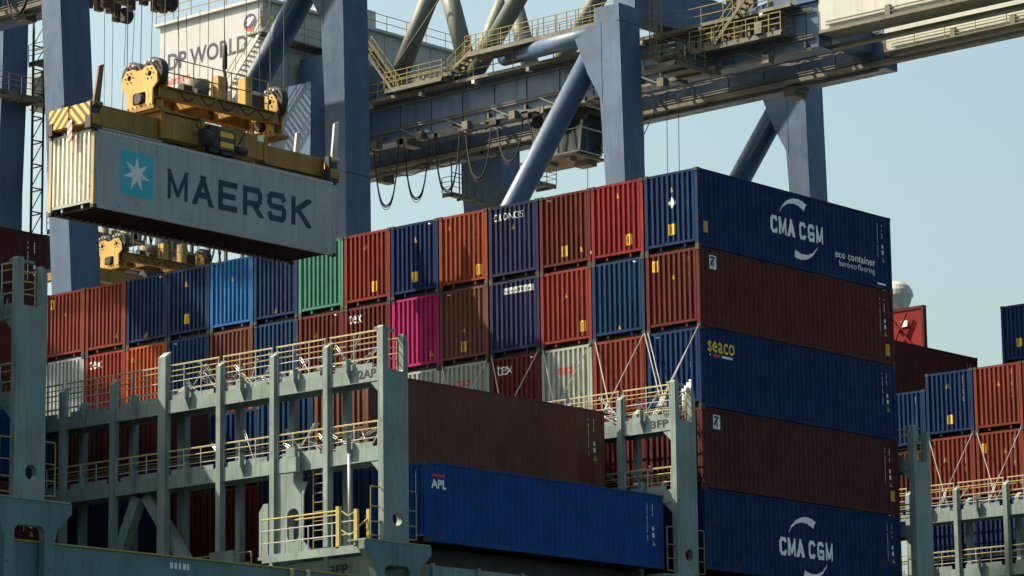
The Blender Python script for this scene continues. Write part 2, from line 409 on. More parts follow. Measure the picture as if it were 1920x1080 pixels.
def code_marks(h, where, u, length=1.25, w=0.05, top=0.28, seed=0):
    """illegible stack of small identification characters"""
    rnd = random.Random(seed); out = []; z = h - top; end = z - length
    while z > end:
        hh = rnd.uniform(0.06, 0.09); ww = w * rnd.uniform(0.6, 1.0)
        out.append(rect(u - ww / 2, u + ww / 2, z - hh, z)); z -= hh + (0.02 if rnd.random() < 0.86 else 0.1)
    return out
def sticker(root, y, z, m=None):   # high-cube warning plate
    decal('warning_plate', [rect(y - 0.14, y + 0.14, z - 0.2, z + 0.2)], 'end', m or M_YMARK, root, 0.004)
    decal('warning_print', [rect(y - 0.03, y + 0.015, z - 0.17, z + 0.15), rect(y + 0.06, y + 0.085, z - 0.12, z + 0.13)], 'end', M_BLACKP, root, 0.007)
def tri_mark(root, y, z, m=None):
    decal('hazard_triangle', [[(y - 0.09, z - 0.1), (y + 0.09, z - 0.1), (y + 0.01, z + 0.13)]], 'end', m or M_DULLY, root, 0.004)
    decal('hazard_print', [[(y - 0.015, z - 0.07), (y + 0.03, z - 0.07), (y + 0.005, z + 0.03)]], 'end', M_BLACKP, root, 0.007)

ORD = ['first', 'second', 'third', 'fourth', 'fifth', 'sixth', 'seventh', 'eighth', 'ninth', 'tenth', 'eleventh', 'twelfth', 'thirteenth', 'fourteenth', 'fifteenth', 'sixteenth']
PITCH = 2.502
# --- main bay: ends in the plane X=0
T = {1: ['navy', 'crimson', 'dark red', 'violet navy', 'orange brown', 'navy', 'red', 'green', 'deep navy', 'bright blue', 'deep navy', 'deep navy', 'brick red', 'brick red', 'dark red'],
     2: ['dark red', 'mid blue', 'red', 'violet navy', 'rust brown', 'magenta', 'dark red', 'dark red', 'mid blue', 'brown', 'mid blue', 'orange', 'red', 'light grey', 'navy'],
     3: ['navy', 'brick red', 'pale grey', 'dark red', 'pale grey', 'pale grey', 'navy', 'dark red', 'navy', 'orange', 'navy', 'red', 'navy', 'maroon', 'brown'],
     4: ['maroon', 'dark red', 'maroon', 'navy', 'brown', 'maroon', 'navy', 'dark red', 'navy', 'maroon', 'mid blue', 'brown', 'maroon', 'navy', 'navy'],
     5: ['navy', 'navy', 'maroon', 'dark red', 'navy', 'navy', 'brown', 'navy', 'maroon', 'navy', 'navy', 'maroon', 'navy', 'brown', 'navy']}
NOTE = {(1, 0): 'with white ring logo', (1, 3): 'with white capital lettering', (2, 6): 'with white lettering', (2, 12): 'with white lettering',
        (3, 0): 'with yellow lettering', (3, 3): 'with white lettering', (3, 2): 'with red lettering', (3, 4): 'with half hidden red lettering', (5, 0): 'with white ring logo', (2, 3): 'with white name strip'}
TIERW = {1: 'top tier', 2: 'second tier', 3: 'third tier', 4: 'fourth tier', 5: 'bottom tier'}
BOX = {}
for t in range(1, 6):
    for k in range(15):
        lab = '%s container%s, %s, %s' % (T[t][k], (' ' + NOTE[(t, k)]) if (t, k) in NOTE else '', TIERW[t],
              'tall corner stack' if k == 0 else '%s stack left of the corner' % ORD[k - 1])
        c = container((0 if k == 0 else random.uniform(-0.03, 0.02), k * PITCH + 0.03 + (0 if k == 0 else random.uniform(-0.012, 0.012)), 32 - 2.9 * t), T[t][k], lab, near_side=(k == 0))
        BOX[(t, k)] = c
        if t <= 3 and k < 14:
            decal('identification_marks', code_marks(2.896, 'end', 0.52, 1.2 + 0.1 * (k % 3), seed=t * 20 + k), 'end', M_WHITE, c)
            if (k + t) % 3 == 0: decal('small_plate', [rect(0.36, 0.50, 2.71, 2.76)] if k % 2 else [rect(1.9, 2.04, 2.69, 2.74)], 'end', M_STAR, c)
def at_end(t, k, Y, Z): return (Y - (k * PITCH + 0.03), Z - (32 - 2.9 * t))
CAMP = CP
def un(px, py, ax, v):
    d = RT * ((px - 960) / 6286.857) + DN * ((py - 540) / 6286.857) + FW
    return CP + d * ((v - CP[ax]) / d[ax])
for t, k, px, py, dull in ((1, 0, 1259, 430, 0), (1, 1, 1178, 449, 0), (1, 2, 1058, 471, 1), (1, 4, 897, 505, 0), (1, 5, 778, 519, 0), (1, 6, 702, 537, 0), (1, 10, 348, 598, 0), (1, 13, 98, 572, 0),
                           (2, 0, 1228, 500, 0), (2, 2, 1091, 611, 0), (2, 4, 870, 650, 1)):
    p = un(px, py, 0, 0.0); sticker(BOX[(t, k)], *at_end(t, k, p.y, p.z), m=M_DULLY if dull else None)
for t, k, px, py in ((1, 0, 1258, 355), (1, 1, 1157, 367), (1, 2, 1089, 467), (1, 3, 961, 424), (1, 4, 842, 426), (1, 5, 779, 450), (1, 6, 686, 463), (1, 8, 516, 582), (1, 9, 435, 523), (1, 10, 349, 533), (1, 11, 272, 628), (1, 12, 217, 628), (1, 13, 122, 588),
                     (2, 0, 1261, 518), (2, 1, 1161, 613), (2, 2, 1060, 553), (2, 4, 870, 617), (2, 5, 808, 663), (2, 7, 592, 628), (2, 11, 248, 675)):
    p = un(px, py, 0, 0.0); tri_mark(BOX[(t, k)], *at_end(t, k, p.y, p.z))
def end_text(t, k, s, pa, pb, h, m, bold=0.02, space=1.0):
    a = un(*pa, 0, 0.0); b = un(*pb, 0, 0.0); y0, z0 = at_end(t, k, a.y, a.z); y1, _ = at_end(t, k, b.y, b.z)
    decal('lettering', text_fit(s, y0, y1, z0, z0 + h, bold, space), 'end', m, BOX[(t, k)], 0.006)
end_text(1, 3, 'CRONOS', (924, 417), (979, 405), 0.27, M_WHITE, 0.0, 1.15)
end_text(2, 6, 'tex', (653, 609), (679, 603), 0.38, M_WHITE, 0.0)
end_text(2, 12, 'tex', (165, 694), (189, 689), 0.38, M_WHITE, 0.0)
end_text(3, 3, 'tex', (931, 705), (959, 700), 0.38, M_WHITE, 0.0)
end_text(3, 2, 'oxs', (1045, 703), (1074, 697), 0.25, M_REDP, 0.012)
end_text(3, 4, 'oxs', (853, 727), (882, 722), 0.25, M_REDP, 0.012)
a = un(943, 553, 0, 0.0); b = un(999, 544, 0, 0.0); y0, z0 = at_end(2, 3, a.y, a.z); y1, _ = at_end(2, 3, b.y, b.z)
decal('name_strip', [rect(y0, y0 + (y1 - y0) * 1.0, z0, z0 + 0.24)], 'end', M_STAR, BOX[(2, 3)], 0.004)
rs = random.Random(4)
decal('name_print', [rect(y0 + (y1 - y0) * q / 15, y0 + (y1 - y0) * (q + 0.55) / 15, z0 + 0.05, z0 + rs.uniform(0.12, 0.2)) for q in range(1, 14)], 'end', M_INK, BOX[(2, 3)], 0.007)
p = un(1259, 380, 0, 0.0); y, z = at_end(1, 0, p.y, p.z)
decal('diamond_placard', [[(y - 0.17, z), (y, z - 0.22), (y + 0.17, z), (y, z + 0.22)]], 'end', M_WHITE, BOX[(1, 0)], 0.005)
p = un(1105, 474, 0, 0.0); y, z = at_end(1, 2, p.y, p.z)
decal('white_sticker', [rect(y - 0.07, y + 0.07, z - 0.06, z + 0.06)], 'end', M_WHITE, BOX[(1, 2)], 0.005)

# side lettering of the corner stack
def ring_logo(c, z0, cx=6.05):
    decal('lettering', word('CMA CGM', cx - 1.66, cx + 1.66, z0 + 1.18, z0 + 1.84, 0.14, 0.085), 'side', M_WHITE, c, 0.006)
    decal('ring_emblem', arcpoly(cx + 0.05, z0 + 1.62, 1.22, 1.06, 158, 62, 0.01, 0.33), 'side', M_WHITE, c, 0.006)
    decal('ring_emblem', arcpoly(cx + 0.15, z0 + 1.42, 1.22, 1.02, 338, 252, 0.01, 0.30), 'side', M_WHITE, c, 0.006)
ring_logo(BOX[(1, 0)], 0.0); ring_logo(BOX[(5, 0)], -0.32)
decal('lettering', text_fit('eco container', 8.45, 11.1, 0.83, 1.11, 0.012), 'side', M_WHITE, BOX[(1, 0)], 0.006)
decal('lettering', text_fit('bamboo flooring', 8.7, 11.05, 0.46, 0.76, 0.0), 'side', M_WHITE, BOX[(1, 0)], 0.006)
decal('warning_plate', [rect(0.33, 0.58, 0.55, 0.97)], 'side', M_DULLY, BOX[(1, 0)], 0.005)
decal('lettering', text_fit('seaco', 0.42, 1.98, 2.02, 2.42, 0.015, 1.05), 'side', M_YMARK, BOX[(3, 0)], 0.006)
decal('red_name_line', [rect(0.72, 1.12, 1.86, 1.96)], 'side', M_REDP, BOX[(3, 0)], 0.006)
decal('white_name_line', [rect(1.25, 1.85, 1.86, 1.95), rect(0.5, 0.57, 1.88, 1.95)], 'side', M_STAR, BOX[(3, 0)], 0.006)
for t in (2, 4):
    c = BOX[(t, 0)]
    decal('logo_plate', [rect(0.64, 1.02, 2.16, 2.66)], 'side', M_STAR, c, 0.005)
    decal('logo_print', arcpoly(0.90, 2.28, 0.22, 0.28, 180, 90, 0.09, 0.13) + [rect(0.68, 0.98, 2.54, 2.62)] + arcpoly(0.9, 2.24, 0.11, 0.16, 180, 90, 0.1, 0.1), 'side', M_INK, c, 0.008)
def side_codes(c, h, col=True, seed=0):
    decal('identification_marks', code_marks(h, 'side', 11.3, 1.3, 0.05, 0.35, seed) + code_marks(h, 'side', 11.6, 0.45, 0.07, 0.35, seed + 1), 'side', M_STAR, c, 0.006)
    decal('data_print', [rect(11.55, 11.68, h - 1.28, h - 1.14), rect(11.55, 11.7, h - 1.52, h - 1.36)], 'side', M_STAR, c, 0.006)
    decal('hazard_triangle', [[(11.55, h - 1.8), (11.75, h - 1.8), (11.63, h - 1.6)]], 'side', M_DULLY, c, 0.006)
for t in range(1, 6): side_codes(BOX[(t, 0)], 2.896, seed=60 + t)
decal('warning_plate', [rect(11.62, 11.9, 0.35, 0.8)], 'side', M_DULLY, BOX[(2, 0)], 0.005)
decal('warning_plate', [rect(11.62, 11.9, 0.55, 0.95)], 'side', M_DULLY, BOX[(4, 0)], 0.005)
decal('white_sticker', [rect(11.2, 11.75, 0.17, 0.24)], 'side', M_WHITE, BOX[(1, 0)], 0.005)

# --- bay in front of it (X -14.6): low stacks
apl = container((-14.6, 0.0, 17.3), 'royal blue', 'royal blue container with white lettering at the ship side below the brown one', 2.591, near_side=True)
decal('lettering', text_fit('APL', 0.22, 0.96, 1.74, 2.04, 0.03), 'side', M_WHITE, apl, 0.006)
decal('red_name_line', [[(0.24, 2.12), (0.86, 2.12), (0.9, 2.2), (0.3, 2.2)]], 'side', M_REDP, apl, 0.006)
side_codes(apl, 2.591, seed=90); decal('identification_marks', code_marks(2.591, 'end', 0.5, 1.2, seed=91), 'end', M_WHITE, apl)
brn = container((-14.6, 2.55, 20.22), 'rust brown', 'long plain brown container above the royal blue one', near_side=True); side_codes(brn, 2.896, seed=95)
decal('repair_patch', [rect(6.35, 6.9, 0.45, 1.15)], 'side', paint('brown'), brn, 0.005); decal('repair_patch', [rect(10.75, 11.6, 0.3, 1.3)], 'side', paint('brown'), brn, 0.005)
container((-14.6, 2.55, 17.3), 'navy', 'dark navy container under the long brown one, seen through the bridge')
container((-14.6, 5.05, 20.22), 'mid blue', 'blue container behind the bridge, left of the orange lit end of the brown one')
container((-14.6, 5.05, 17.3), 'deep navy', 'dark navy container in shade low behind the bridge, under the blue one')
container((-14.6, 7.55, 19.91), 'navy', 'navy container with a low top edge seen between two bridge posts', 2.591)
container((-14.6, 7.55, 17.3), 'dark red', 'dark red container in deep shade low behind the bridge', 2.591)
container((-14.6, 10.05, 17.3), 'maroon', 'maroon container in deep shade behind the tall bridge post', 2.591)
fill = ['deep navy', 'maroon', 'navy', 'maroon', 'deep navy', 'navy']  # darkest paints, picked to deepen the shade behind the bridge
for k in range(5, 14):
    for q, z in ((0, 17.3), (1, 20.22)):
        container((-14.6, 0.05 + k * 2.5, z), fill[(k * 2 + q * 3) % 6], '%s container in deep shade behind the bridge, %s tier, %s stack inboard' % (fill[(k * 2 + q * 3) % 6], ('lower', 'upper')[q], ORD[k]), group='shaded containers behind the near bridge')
# --- near bay at the left edge
for i, (kk, zz, cc, lb) in enumerate(((15.1, 26.15, 'maroon', 'maroon container, topmost behind the grey post at the left edge'), (15.1, 23.25, 'dark red', 'dark red container, second down behind the grey post at the left edge'),
                                      (15.1, 20.35, 'navy', 'navy container, third down behind the grey post at the left edge'), (15.1, 17.4, 'maroon', 'maroon container, lowest behind the grey post at the left edge'),
                                      )):
    c = container((-29.62, kk, zz), cc, lb, near_side=True); side_codes(c, 2.896, seed=120 + i)
hc = ['navy', 'maroon', 'dark red', 'mid blue', 'brown', 'brick red']
for k in range(7, 15):  # hidden stacks added to keep light out of the gap behind the bridge
    for z in (26.15, 23.25, 20.35, 17.4):
        container((-29.62, 0.1 + k * 2.5, z), hc[(k * 3 + int(z)) % 6], 'container of the near left bay behind the grey post, hidden by the front stack', hidden=True, group='hidden containers of the near left bay')
for k in range(0, 10):  # bay mostly out of view, added to block low sky from the left
    for z in (26.15, 23.25, 20.35, 17.4):
        if k == 0 and z > 23: continue
        container((-45.2, 0.03 + k * 2.5, z), hc[(k * 5 + int(z)) % 6], 'container of the bay beyond the left edge of the picture', hidden=True, near_side=(k == 0), group='containers beyond the left edge')
# --- far bay (X 29.2)
FB = []
for k, z, cc, h in ((2, 26.2, 'brick red', 2.896), (3, 26.2, 'navy', 2.896), (4, 25.85, 'navy', 2.591), (1, 26.2, 'maroon', 2.896), (2, 23.3, 'brick red', 2.896), (3, 23.3, 'brick red', 2.896), (4, 23.2, 'maroon', 2.591),
                    (2, 20.4, 'navy', 2.896), (3, 20.4, 'navy', 2.896), (1, 23.3, 'maroon', 2.896), (1, 20.4, 'navy', 2.896), (2, 17.5, 'maroon', 2.896), (3, 17.5, 'navy', 2.896), (6, 29.05, 'maroon', 2.896), (6, 26.1, 'navy', 2.896), (7, 26.1, 'maroon', 2.896), (7, 29.05, 'brown', 2.896), (5, 26.1, 'brown', 2.591)):
    lv = {26.2: 'upper', 25.85: 'upper', 23.3: 'second', 23.2: 'second', 20.4: 'third', 17.5: 'lowest', 29.05: 'raised', 26.1: 'inner'}[z]
    c = container((29.2, k * 2.5 + 0.03, z), cc, '%s container in the far right bay, %s tier, %s stack inboard' % (cc, lv, ORD[k]), h, near_side=(k in (1, 6)), group='containers in the far right bay')
    FB.append((k, z, c)); decal('identification_marks', code_marks(h, 'end', 0.52, 1.25, seed=int(k * 7 + z)), 'end', M_WHITE, c)
for k, z, c in FB:
    if (k, z) == (3, 26.2): sticker(c, 1.22, 0.75); tri_mark(c, 1.3, 2.25)
    if (k, z) == (2, 26.2): tri_mark(c, 1.2, 2.05)
    if (k, z) == (2, 23.3): sticker(c, 2.05, 2.2); tri_mark(c, 1.0, 2.0)
    if (k, z) == (3, 23.3): tri_mark(c, 1.55, 1.9)
    if (k, z) == (6, 29.05): side_codes(c, 2.896, seed=200)
for z, cc in ((31.93, 'navy'), (29.0, 'dark red')):
    c = container((43.9, 12.78, z), cc, '%s container at the right edge, %s' % (cc, 'standing highest against the sky' if z > 30 else 'under the high navy one'), near_side=True, group='containers at the right edge')
    sticker(c, 2.438 - 0.99, 1.0)
    c = container((43.9, 10.28, z), cc, '%s container beyond the right edge, %s' % (cc, 'upper' if z > 30 else 'lower'), near_side=True, group='containers at the right edge')

# flat rack container: floor with two end bulkheads
fr = empty('flat_rack', 'red open flat rack with braced end wall on the far maroon container', 'flat rack', (29.2, 17.75, 31.96))
MB().box(0, CL, 0.0, CW, 0.0, 0.45).build('platform', paint('crimson'), fr)
for x in (0.3, CL - 0.35):
    b = MB(); b.box(x, x + 0.12, 0.12, CW - 0.12, 0.45, 2.75); b.build('end_bulkhead', paint('crimson'), fr)
    b = MB()
    for y in (0.0, CW - 0.14): b.box(x - 0.05, x + 0.2, y, y + 0.14, 0.45, 2.896)
    b.box(x - 0.04, x + 0.19, 0.14, CW - 0.14, 2.752, 2.896); build_split(b, 'corner_post', paint('maroon'), fr)
    b = MB(); b.beam((x - 0.09, 0.3, 0.5), (x - 0.09, CW - 0.4, 2.6), 0.12, 0.12); b.beam((x - 0.22, CW - 0.4, 0.5), (x - 0.22, 0.9, 2.6), 0.1, 0.1)
    b.build('brace', paint('crimson'), fr)
MB().box(CL - 0.41, CL - 0.39, 0.95, 1.35, 1.95, 2.25).build('placard', M_WHITE, fr)

# ------------------------------------------------------------------ the suspended container
MK = empty('shipping_container', 'grey container with a white star logo hanging from the yellow spreader', 'container', (-14.8237, 15.6895, 30.565), (0.00636, 0.00433, -0.02114))
hk = '2896'; p = mat('hanging_box_grey', (0.30, 0.345, 0.35), 0.6, vary=0.15, grime=0.35, rust=0.15, spec=0.1); mw = mat('dirty_white_end', (0.62, 0.60, 0.52), 0.55, vary=0.25, grime=0.5, rust=0.5); mo = mat('ochre_stained_frame', (0.36, 0.27, 0.15), 0.6, vary=0.3, grime=0.5, rust=0.5)
cpart('frame', 'frame' + hk, None, p, MK); castings(2.896, MK, True)
cpart('end_wall', 'ribbed_end', mb_ribbed, mw, MK); cpart('door_panel', 'door' + hk, None, p, MK); cpart('side_wall', 'fside' + hk, None, p, MK); cpart('side_wall', 'bside' + hk, None, p, MK)
cpart('roof', 'roof' + hk, None, p, MK); cpart('floor', 'floor' + hk, None, M_DARK, MK)
b = MB()
for y in (-0.012, CW - 0.138): b.box(-0.012, 0.1, y, y + 0.15, 0.12, 2.77)
build_split(b, 'corner_post', mo, MK)
b = MB()
for k in range(60): b.box(0.3 + k * 0.197, 0.3 + k * 0.197 + 0.12, -0.004, 0.02, 2.80, 2.83)
b.build('rivet_strip', M_STAR, MK)
cx, cz = 2.05, 1.52
pts = []
for q in range(14):
    a = math.radians(90 + q * 360 / 14); r = 0.66 if q % 2 == 0 else 0.25; pts.append((cx + r * math.cos(a), cz + r * math.sin(a)))
decal('logo_square', [rect(1.26, 2.84, 0.70, 2.33)], 'side', M_TEAL, MK, 0.003, True)
decal('star_emblem', [[(cx, cz), pts[q], pts[(q + 1) % 14]] for q in range(14)], 'side', M_STAR, MK, 0.006, True)
decal('lettering', word('MAERSK', 3.55, 10.80, 0.88, 2.0, 0.225, 0.27), 'side', M_INK, MK, 0.006, True)
decal('scuff_mark', [rect(11.3, 11.36, 1.95, 2.25), rect(11.5, 11.65, 2.02, 2.08)], 'side', M_GALV, MK, 0.004, True)

# spreader on it
SP = empty('spreader', 'yellow telescopic spreader clamped on top of the hanging grey container', 'spreader', MK.location, MK.rotation_euler)
for y in (0.42, 1.56):
    b = MB(); b.box(0.25, 3.4, y, y + 0.46, 3.14, 3.92); b.box(8.8, 11.95, y, y + 0.46, 3.14, 3.86); build_split(b, 'telescopic_arm', M_YELS, SP)
b = MB(); b.box(3.4, 8.8, 0.30, 0.82, 3.22, 4.12); b.box(3.4, 8.8, 1.62, 2.14, 3.22, 4.12)
for x in (3.4, 5.4, 6.9, 8.62): b.box(x, x + 0.18, 0.26, 2.18, 3.18, 4.16)
b.build('main_frame', M_YELS, SP)
MB().box(3.2, 5.6, 0.25, 2.2, 4.17, 4.26).build('deck_plate', M_YELS, SP)
b = MB(); b.box(0.3, 3.5, 0.3, 0.36, 3.02, 3.07); b.box(0.4, 11.8, 0.6, 0.8, 2.98, 3.1); b.box(0.4, 11.8, 1.6, 1.8, 2.98, 3.1); b.build('lower_guide_rail', M_GALV, SP)
for x0, x1 in ((-0.12, 0.32), (11.87, 12.3)):
    MB().box(x0 + 0.02, x1, 0.0, CW, 3.05, 3.42).build('end_beam', M_YELS, SP)
    for y in (0.1, 1.28):
        xx = x0 - 0.03 if x0 < 1 else x1
        o = MB().box(xx, xx + 0.05, y, y + 1.05, 3.1, 3.85).build('striped_plate', M_HAZA if y > 1 else M_HAZB, SP)
    b = MB()
    for y in (0.02, CW - 0.32): b.box(x0 - 0.06, x1 + 0.05, y, y + 0.3, 2.91, 3.36); b.box(x0 - 0.02, x1, y + 0.04, y + 0.26, 3.36, 3.9)
    build_split(b, 'twistlock_housing', M_DARK, SP)
MB().box(-0.22, -0.15, 0.98, 1.22, 2.55, 3.3).build('red_striped_guide', M_HAZR, SP)
def flipper(x, y, dx, m):
    b = MB(); b.hexa([(x, y, 3.75), (x + 0.3, y, 3.75), (x + 0.3, y + 0.1, 3.75), (x, y + 0.1, 3.75), (x + dx, y - 0.05, 5.2), (x + dx + 0.22, y - 0.05, 5.3), (x + dx + 0.22, y + 0.05, 5.3), (x + dx, y + 0.05, 5.2)]); b.tube((x - 0.05, y + 0.05, 3.8), (x + 0.4, y + 0.05, 3.8), 0.12, 8)
    return b.build('corner_guide_arm', m, SP)
flipper(-0.05, 0.02, 0.2, mat('worn_brown_steel', (0.16, 0.10, 0.06), 0.6, vary=0.4, grime=0.5, rust=0.6)); flipper(12.0, 0.05, 0.1, M_GALV); flipper(12.05, 2.2, 0.12, M_GALV)
for y in (0.12,):   # motor and hydraulic cluster on the near side
    b = MB(); b.box(5.6, 6.05, -0.02, 0.28, 3.0, 4.0); b.box(6.2, 6.9, 0.0, 0.28, 2.98, 3.9); b.tube((5.3, 0.1, 3.5), (5.62, 0.1, 3.5), 0.32, 12); b.tube((6.95, 0.1, 3.3), (7.5, 0.1, 3.3), 0.16, 10); b.build('hydraulic_unit', M_DARK, SP)
    o = MB().box(6.08, 6.75, -0.06, -0.02, 3.15, 3.95).build('striped_plate', M_HAZA, SP)
b = MB(); b.box(7.2, 7.4, 0.285, 0.3, 3.35, 3.55); b.box(8.3, 8.7, 0.285, 0.3, 3.9, 4.1); build_split(b, 'white_label', M_WHITE, SP)
b = MB(); b.path([(5.3, 0.2, 4.3), (5.0, 0.1, 3.9), (5.4, 0.0, 3.4), (6.0, -0.1, 3.1)], 0.03); b.path([(7.6, 0.2, 4.2), (7.2, 0.0, 3.7), (6.8, -0.1, 3.2)], 0.03); b.build('hydraulic_hose', M_RUBBER, SP)

def headblock(name, label, loc, rot, ropes_up, detail=True):
    H = empty(name, label, 'headblock', loc, rot)
    b = MB()
    for y in (-0.85, 0.55):
        b.box(0.1, 6.2, y, y + 0.3, 0.12, 0.16); b.box(0.1, 6.2, y + 0.12, y + 0.18, 0.16, 0.54); b.box(0.1, 6.2, y, y + 0.3, 0.54, 0.58)
    for x in (0.1, 2.0, 4.0, 6.0): b.box(x, x + 0.2, -0.55, 0.55, 0.15, 0.55)
    b.build('beam', M_YELS, H)
    for x in (0.0, 6.1):
        out = [(-0.95, 1.0), (-0.98, 0.62), (-0.72, 0.42), (-0.70, -0.25), (0.70, -0.25), (0.72, 0.42), (0.98, 0.62), (0.95, 1.0), (0.72, 1.28), (0.35, 1.30), (0.15, 1.2), (-0.15, 1.2), (-0.35, 1.30), (-0.72, 1.28)]
        hol = [circ(-0.56, 1.0, 0.11, 10), circ(0.56, 1.0, 0.11, 10), rrect(-0.36, 0.36, -0.1, 0.36, 0.12, 3)]
        plate('sheave_plate', [out] + hol, 'x', x - 0.2, x - 0.12, M_YELH, H); plate('sheave_plate', [out] + hol, 'x', x + 0.28, x + 0.36, M_YELH, H)
        for s in (-1, 1):
            b = MB(); b.tube((x - 0.08, s * 0.56, 1.08), (x + 0.24, s * 0.56, 1.08), 0.56, 22); b.build('sheave', M_DARK, H)
            b = MB()
            for q in range(3):
                t = math.radians(60 + q * 30); b.tube((x - 0.24, s * 0.56 + 0.44 * math.cos(t), 1.05 + 0.44 * math.sin(t)), (x + 0.4, s * 0.56 + 0.44 * math.cos(t), 1.05 + 0.44 * math.sin(t)), 0.05, 8)
            b.build('rope_guard_pin', M_GALV, H)
        b = MB(); b.box(x - 0.3, x + 0.5, -0.9, 0.9, -0.38, -0.26); b.build('base_plate', M_YELS, H)
        b = MB(); b.tube((x - 0.3, 0, 0.12), (x + 0.45, 0, 0.12), 0.2, 12); b.build('pin', M_DARK, H)
    if detail:
        b = MB()
        for y in (-0.8, 0.8): railing(b, (0.8, y, 0.58), (5.6, y, 0.58), (0.55, 1.1), 0.95, 0.022, 0.025)
        b.build('handrail', M_YELC, H)
        b = MB(); b.box(3.1, 3.5, -0.7, -0.3, 0.58, 1.5); b.box(4.4, 4.75, -0.8, -0.4, 0.58, 1.65); build_split(b, 'control_cabinet', M_YELH, H)
        b = MB(); b.tube((1.4, -0.5, 0.75), (1.9, -0.5, 0.75), 0.18, 10); b.tube((2.1, -0.5, 0.72), (2.5, -0.5, 0.72), 0.15, 10); b.box(4.85, 5.6, -0.6, 0.4, 0.58, 1.15); b.box(2.6, 3.0, -0.3, 0.3, 0.58, 1.1); build_split(b, 'drive_motor', M_DARK, H)
        b = MB(); b.path([(3.9, -0.2, 0.58), (3.95, -0.25, 1.4), (3.9, -0.15, 2.0), (3.86, -0.2, 2.75)], 0.06); b.tube((3.9, -0.2, 2.0), (3.9, -0.2, 2.9), 0.1, 8); b.build('signal_cable', M_RUBBER, H)
    for q in range(5):
        b = MB(); x0_ = 0.9 + q * 1.0; pts = [(x0_ + 0.9 * k / 8, -0.93 - 0.05 * (q % 2), 0.5 - 0.35 * math.sin(math.pi * k / 8)) for k in range(9)]; b.path(pts, 0.028, 6); b.build('hydraulic_hose', M_RUBBER, H)
    b = MB(); b.tube((2.75, 0.1, 0.58), (2.75, 0.1, 1.35), 0.42, 14, 0.5); b.build('cable_basket', M_CRANED, H)
    b = MB()
    for x in (-0.205, 5.895):
        for q in range(6): b.tube((x - 0.02, -0.6 + q * 0.24, -0.17), (x, -0.6 + q * 0.24, -0.17), 0.035, 6)
        for s_ in (-1, 1):
            for q in range(6): t_ = math.pi * 2 * q / 6; b.tube((x - 0.02, s_ * 0.56 + 0.2 * math.cos(t_), 1.0 + 0.2 * math.sin(t_)), (x, s_ * 0.56 + 0.2 * math.cos(t_), 1.0 + 0.2 * math.sin(t_)), 0.03, 6)
    o = b.build('bolt_heads', M_DARK, H); o['kind'] = 'stuff'
    b = MB()
    for a, c in ropes_up: b.tube(a, c, 0.016 if detail else 0.018, 5)
    b.build('hoist_rope', M_ROPE, H)
    return H
hb = []
for x in (0.1, 6.2):
    for s in (-1, 1):
        for q in (0.0, 0.62): hb.append(((x, s * (0.28 + q * 1.2), 1.1), (x + (0.5 if x < 3 else -0.4) * (1 - q), s * (0.5 + q), 27.5)))
hb += [((3.5, -0.6, 0.6), (3.45, -0.6, 27)), ((3.9, -0.2, 2.7), (3.7, 0.2, 27)), ((2.2, 0.5, 0.6), (2.0, 0.5, 27))]
headblock('headblock', 'yellow headblock with rope sheaves above the hanging grey container', MK.matrix_world @ Vector((0, 0, 0)) if False else (-14.8237 + 3.45, 15.6895 + 1.15, 30.565 + 4.62), (0, 0, -0.02114), hb)
ROPE2 = []
for x in (0.1, 6.2):
    for s in (-1, 1):
        for q in (0, 1): ROPE2.append(((x, s * (0.3 + 0.5 * q), 1.1), (x + (0.3 if x < 3 else -0.3), s * (0.55 + 0.7 * q), 15.2)))
headblock('headblock', 'smaller looking yellow headblock just above the far containers at left', (26.5, 59.9, 40.75), (0, 0, 0), ROPE2, True)
SP2 = empty('spreader', 'dark yellow spreader half hidden behind the stacked containers at left', 'spreader', (22.8, 58.7, 36.9))
b = MB()
for y in (0.42, 1.56): b.box(0.25, 11.95, y, y + 0.46, 2.6, 3.3)
b.build('main_frame', M_YELS, SP2)
for x in (-0.1, 11.9): MB().box(x, x + 0.4, 0, 2.44, 2.5, 2.9).build('end_beam', M_YELS, SP2)
MB().box(5.2, 7.2, -0.05, 0.4, 2.6, 3.6).build('hydraulic_unit', M_DARK, SP2)

# ------------------------------------------------------------------ ship
ship = empty('container_ship', 'grey green hull and hatch coaming below the containers along the bottom edge', 'ship', (0, 0, 0))
MB().box(-150, 190, -0.06, 46.5, 0.0, 14.4).build('hull_side', M_HULL, ship)
MB().box(-150, 190, -0.10, 0.15, 14.3, 15.92).build('side_rail_plate', M_HULL, ship)
b = MB(); b.box(-150, 190, -0.14, 0.19, 15.924, 15.97); b.build('yellow_edge', mat('faded_ochre_edge', (0.34, 0.28, 0.06), 0.6, vary=0.3, grime=0.4, rust=0.3), ship)
for x0 in (-14.4, 0.2, 14.8, 29.4, 44.0):
    MB().box(x0, x0 + 11.8, 0.25, 46, 14.4, 16.6).build('hatch_coaming', M_SHIP, ship)
    b = MB()
    for q in range(6): b.box(x0 + 0.2 + q * 2.2, x0 + 0.32 + q * 2.2, 0.14, 0.246, 14.4, 16.65)
    build_split(b, 'coaming_stay', M_SHIP, ship)
    MB().box(x0 - 0.1, x0 + 11.9, 1.0, 45.5, 16.6, 17.28).build('hatch_cover', M_DARK, ship)
MB().box(-29.6, -17.9, 0.25, 46, 14.4, 15.5).build('hatch_coaming', M_SHIP, ship)
def ship_text(name, s, X0, X1, Z0, Z1, Y, m, parent, bold=0.02):
    P = text_fit(s, X0, X1, Z0, Z1, bold); mb = MB()
    for i, pg in enumerate(P): mb.face([(u, Y - 0.0002 * (i % 5), v) for u, v in pg])
    return mb.build(name, m, parent)
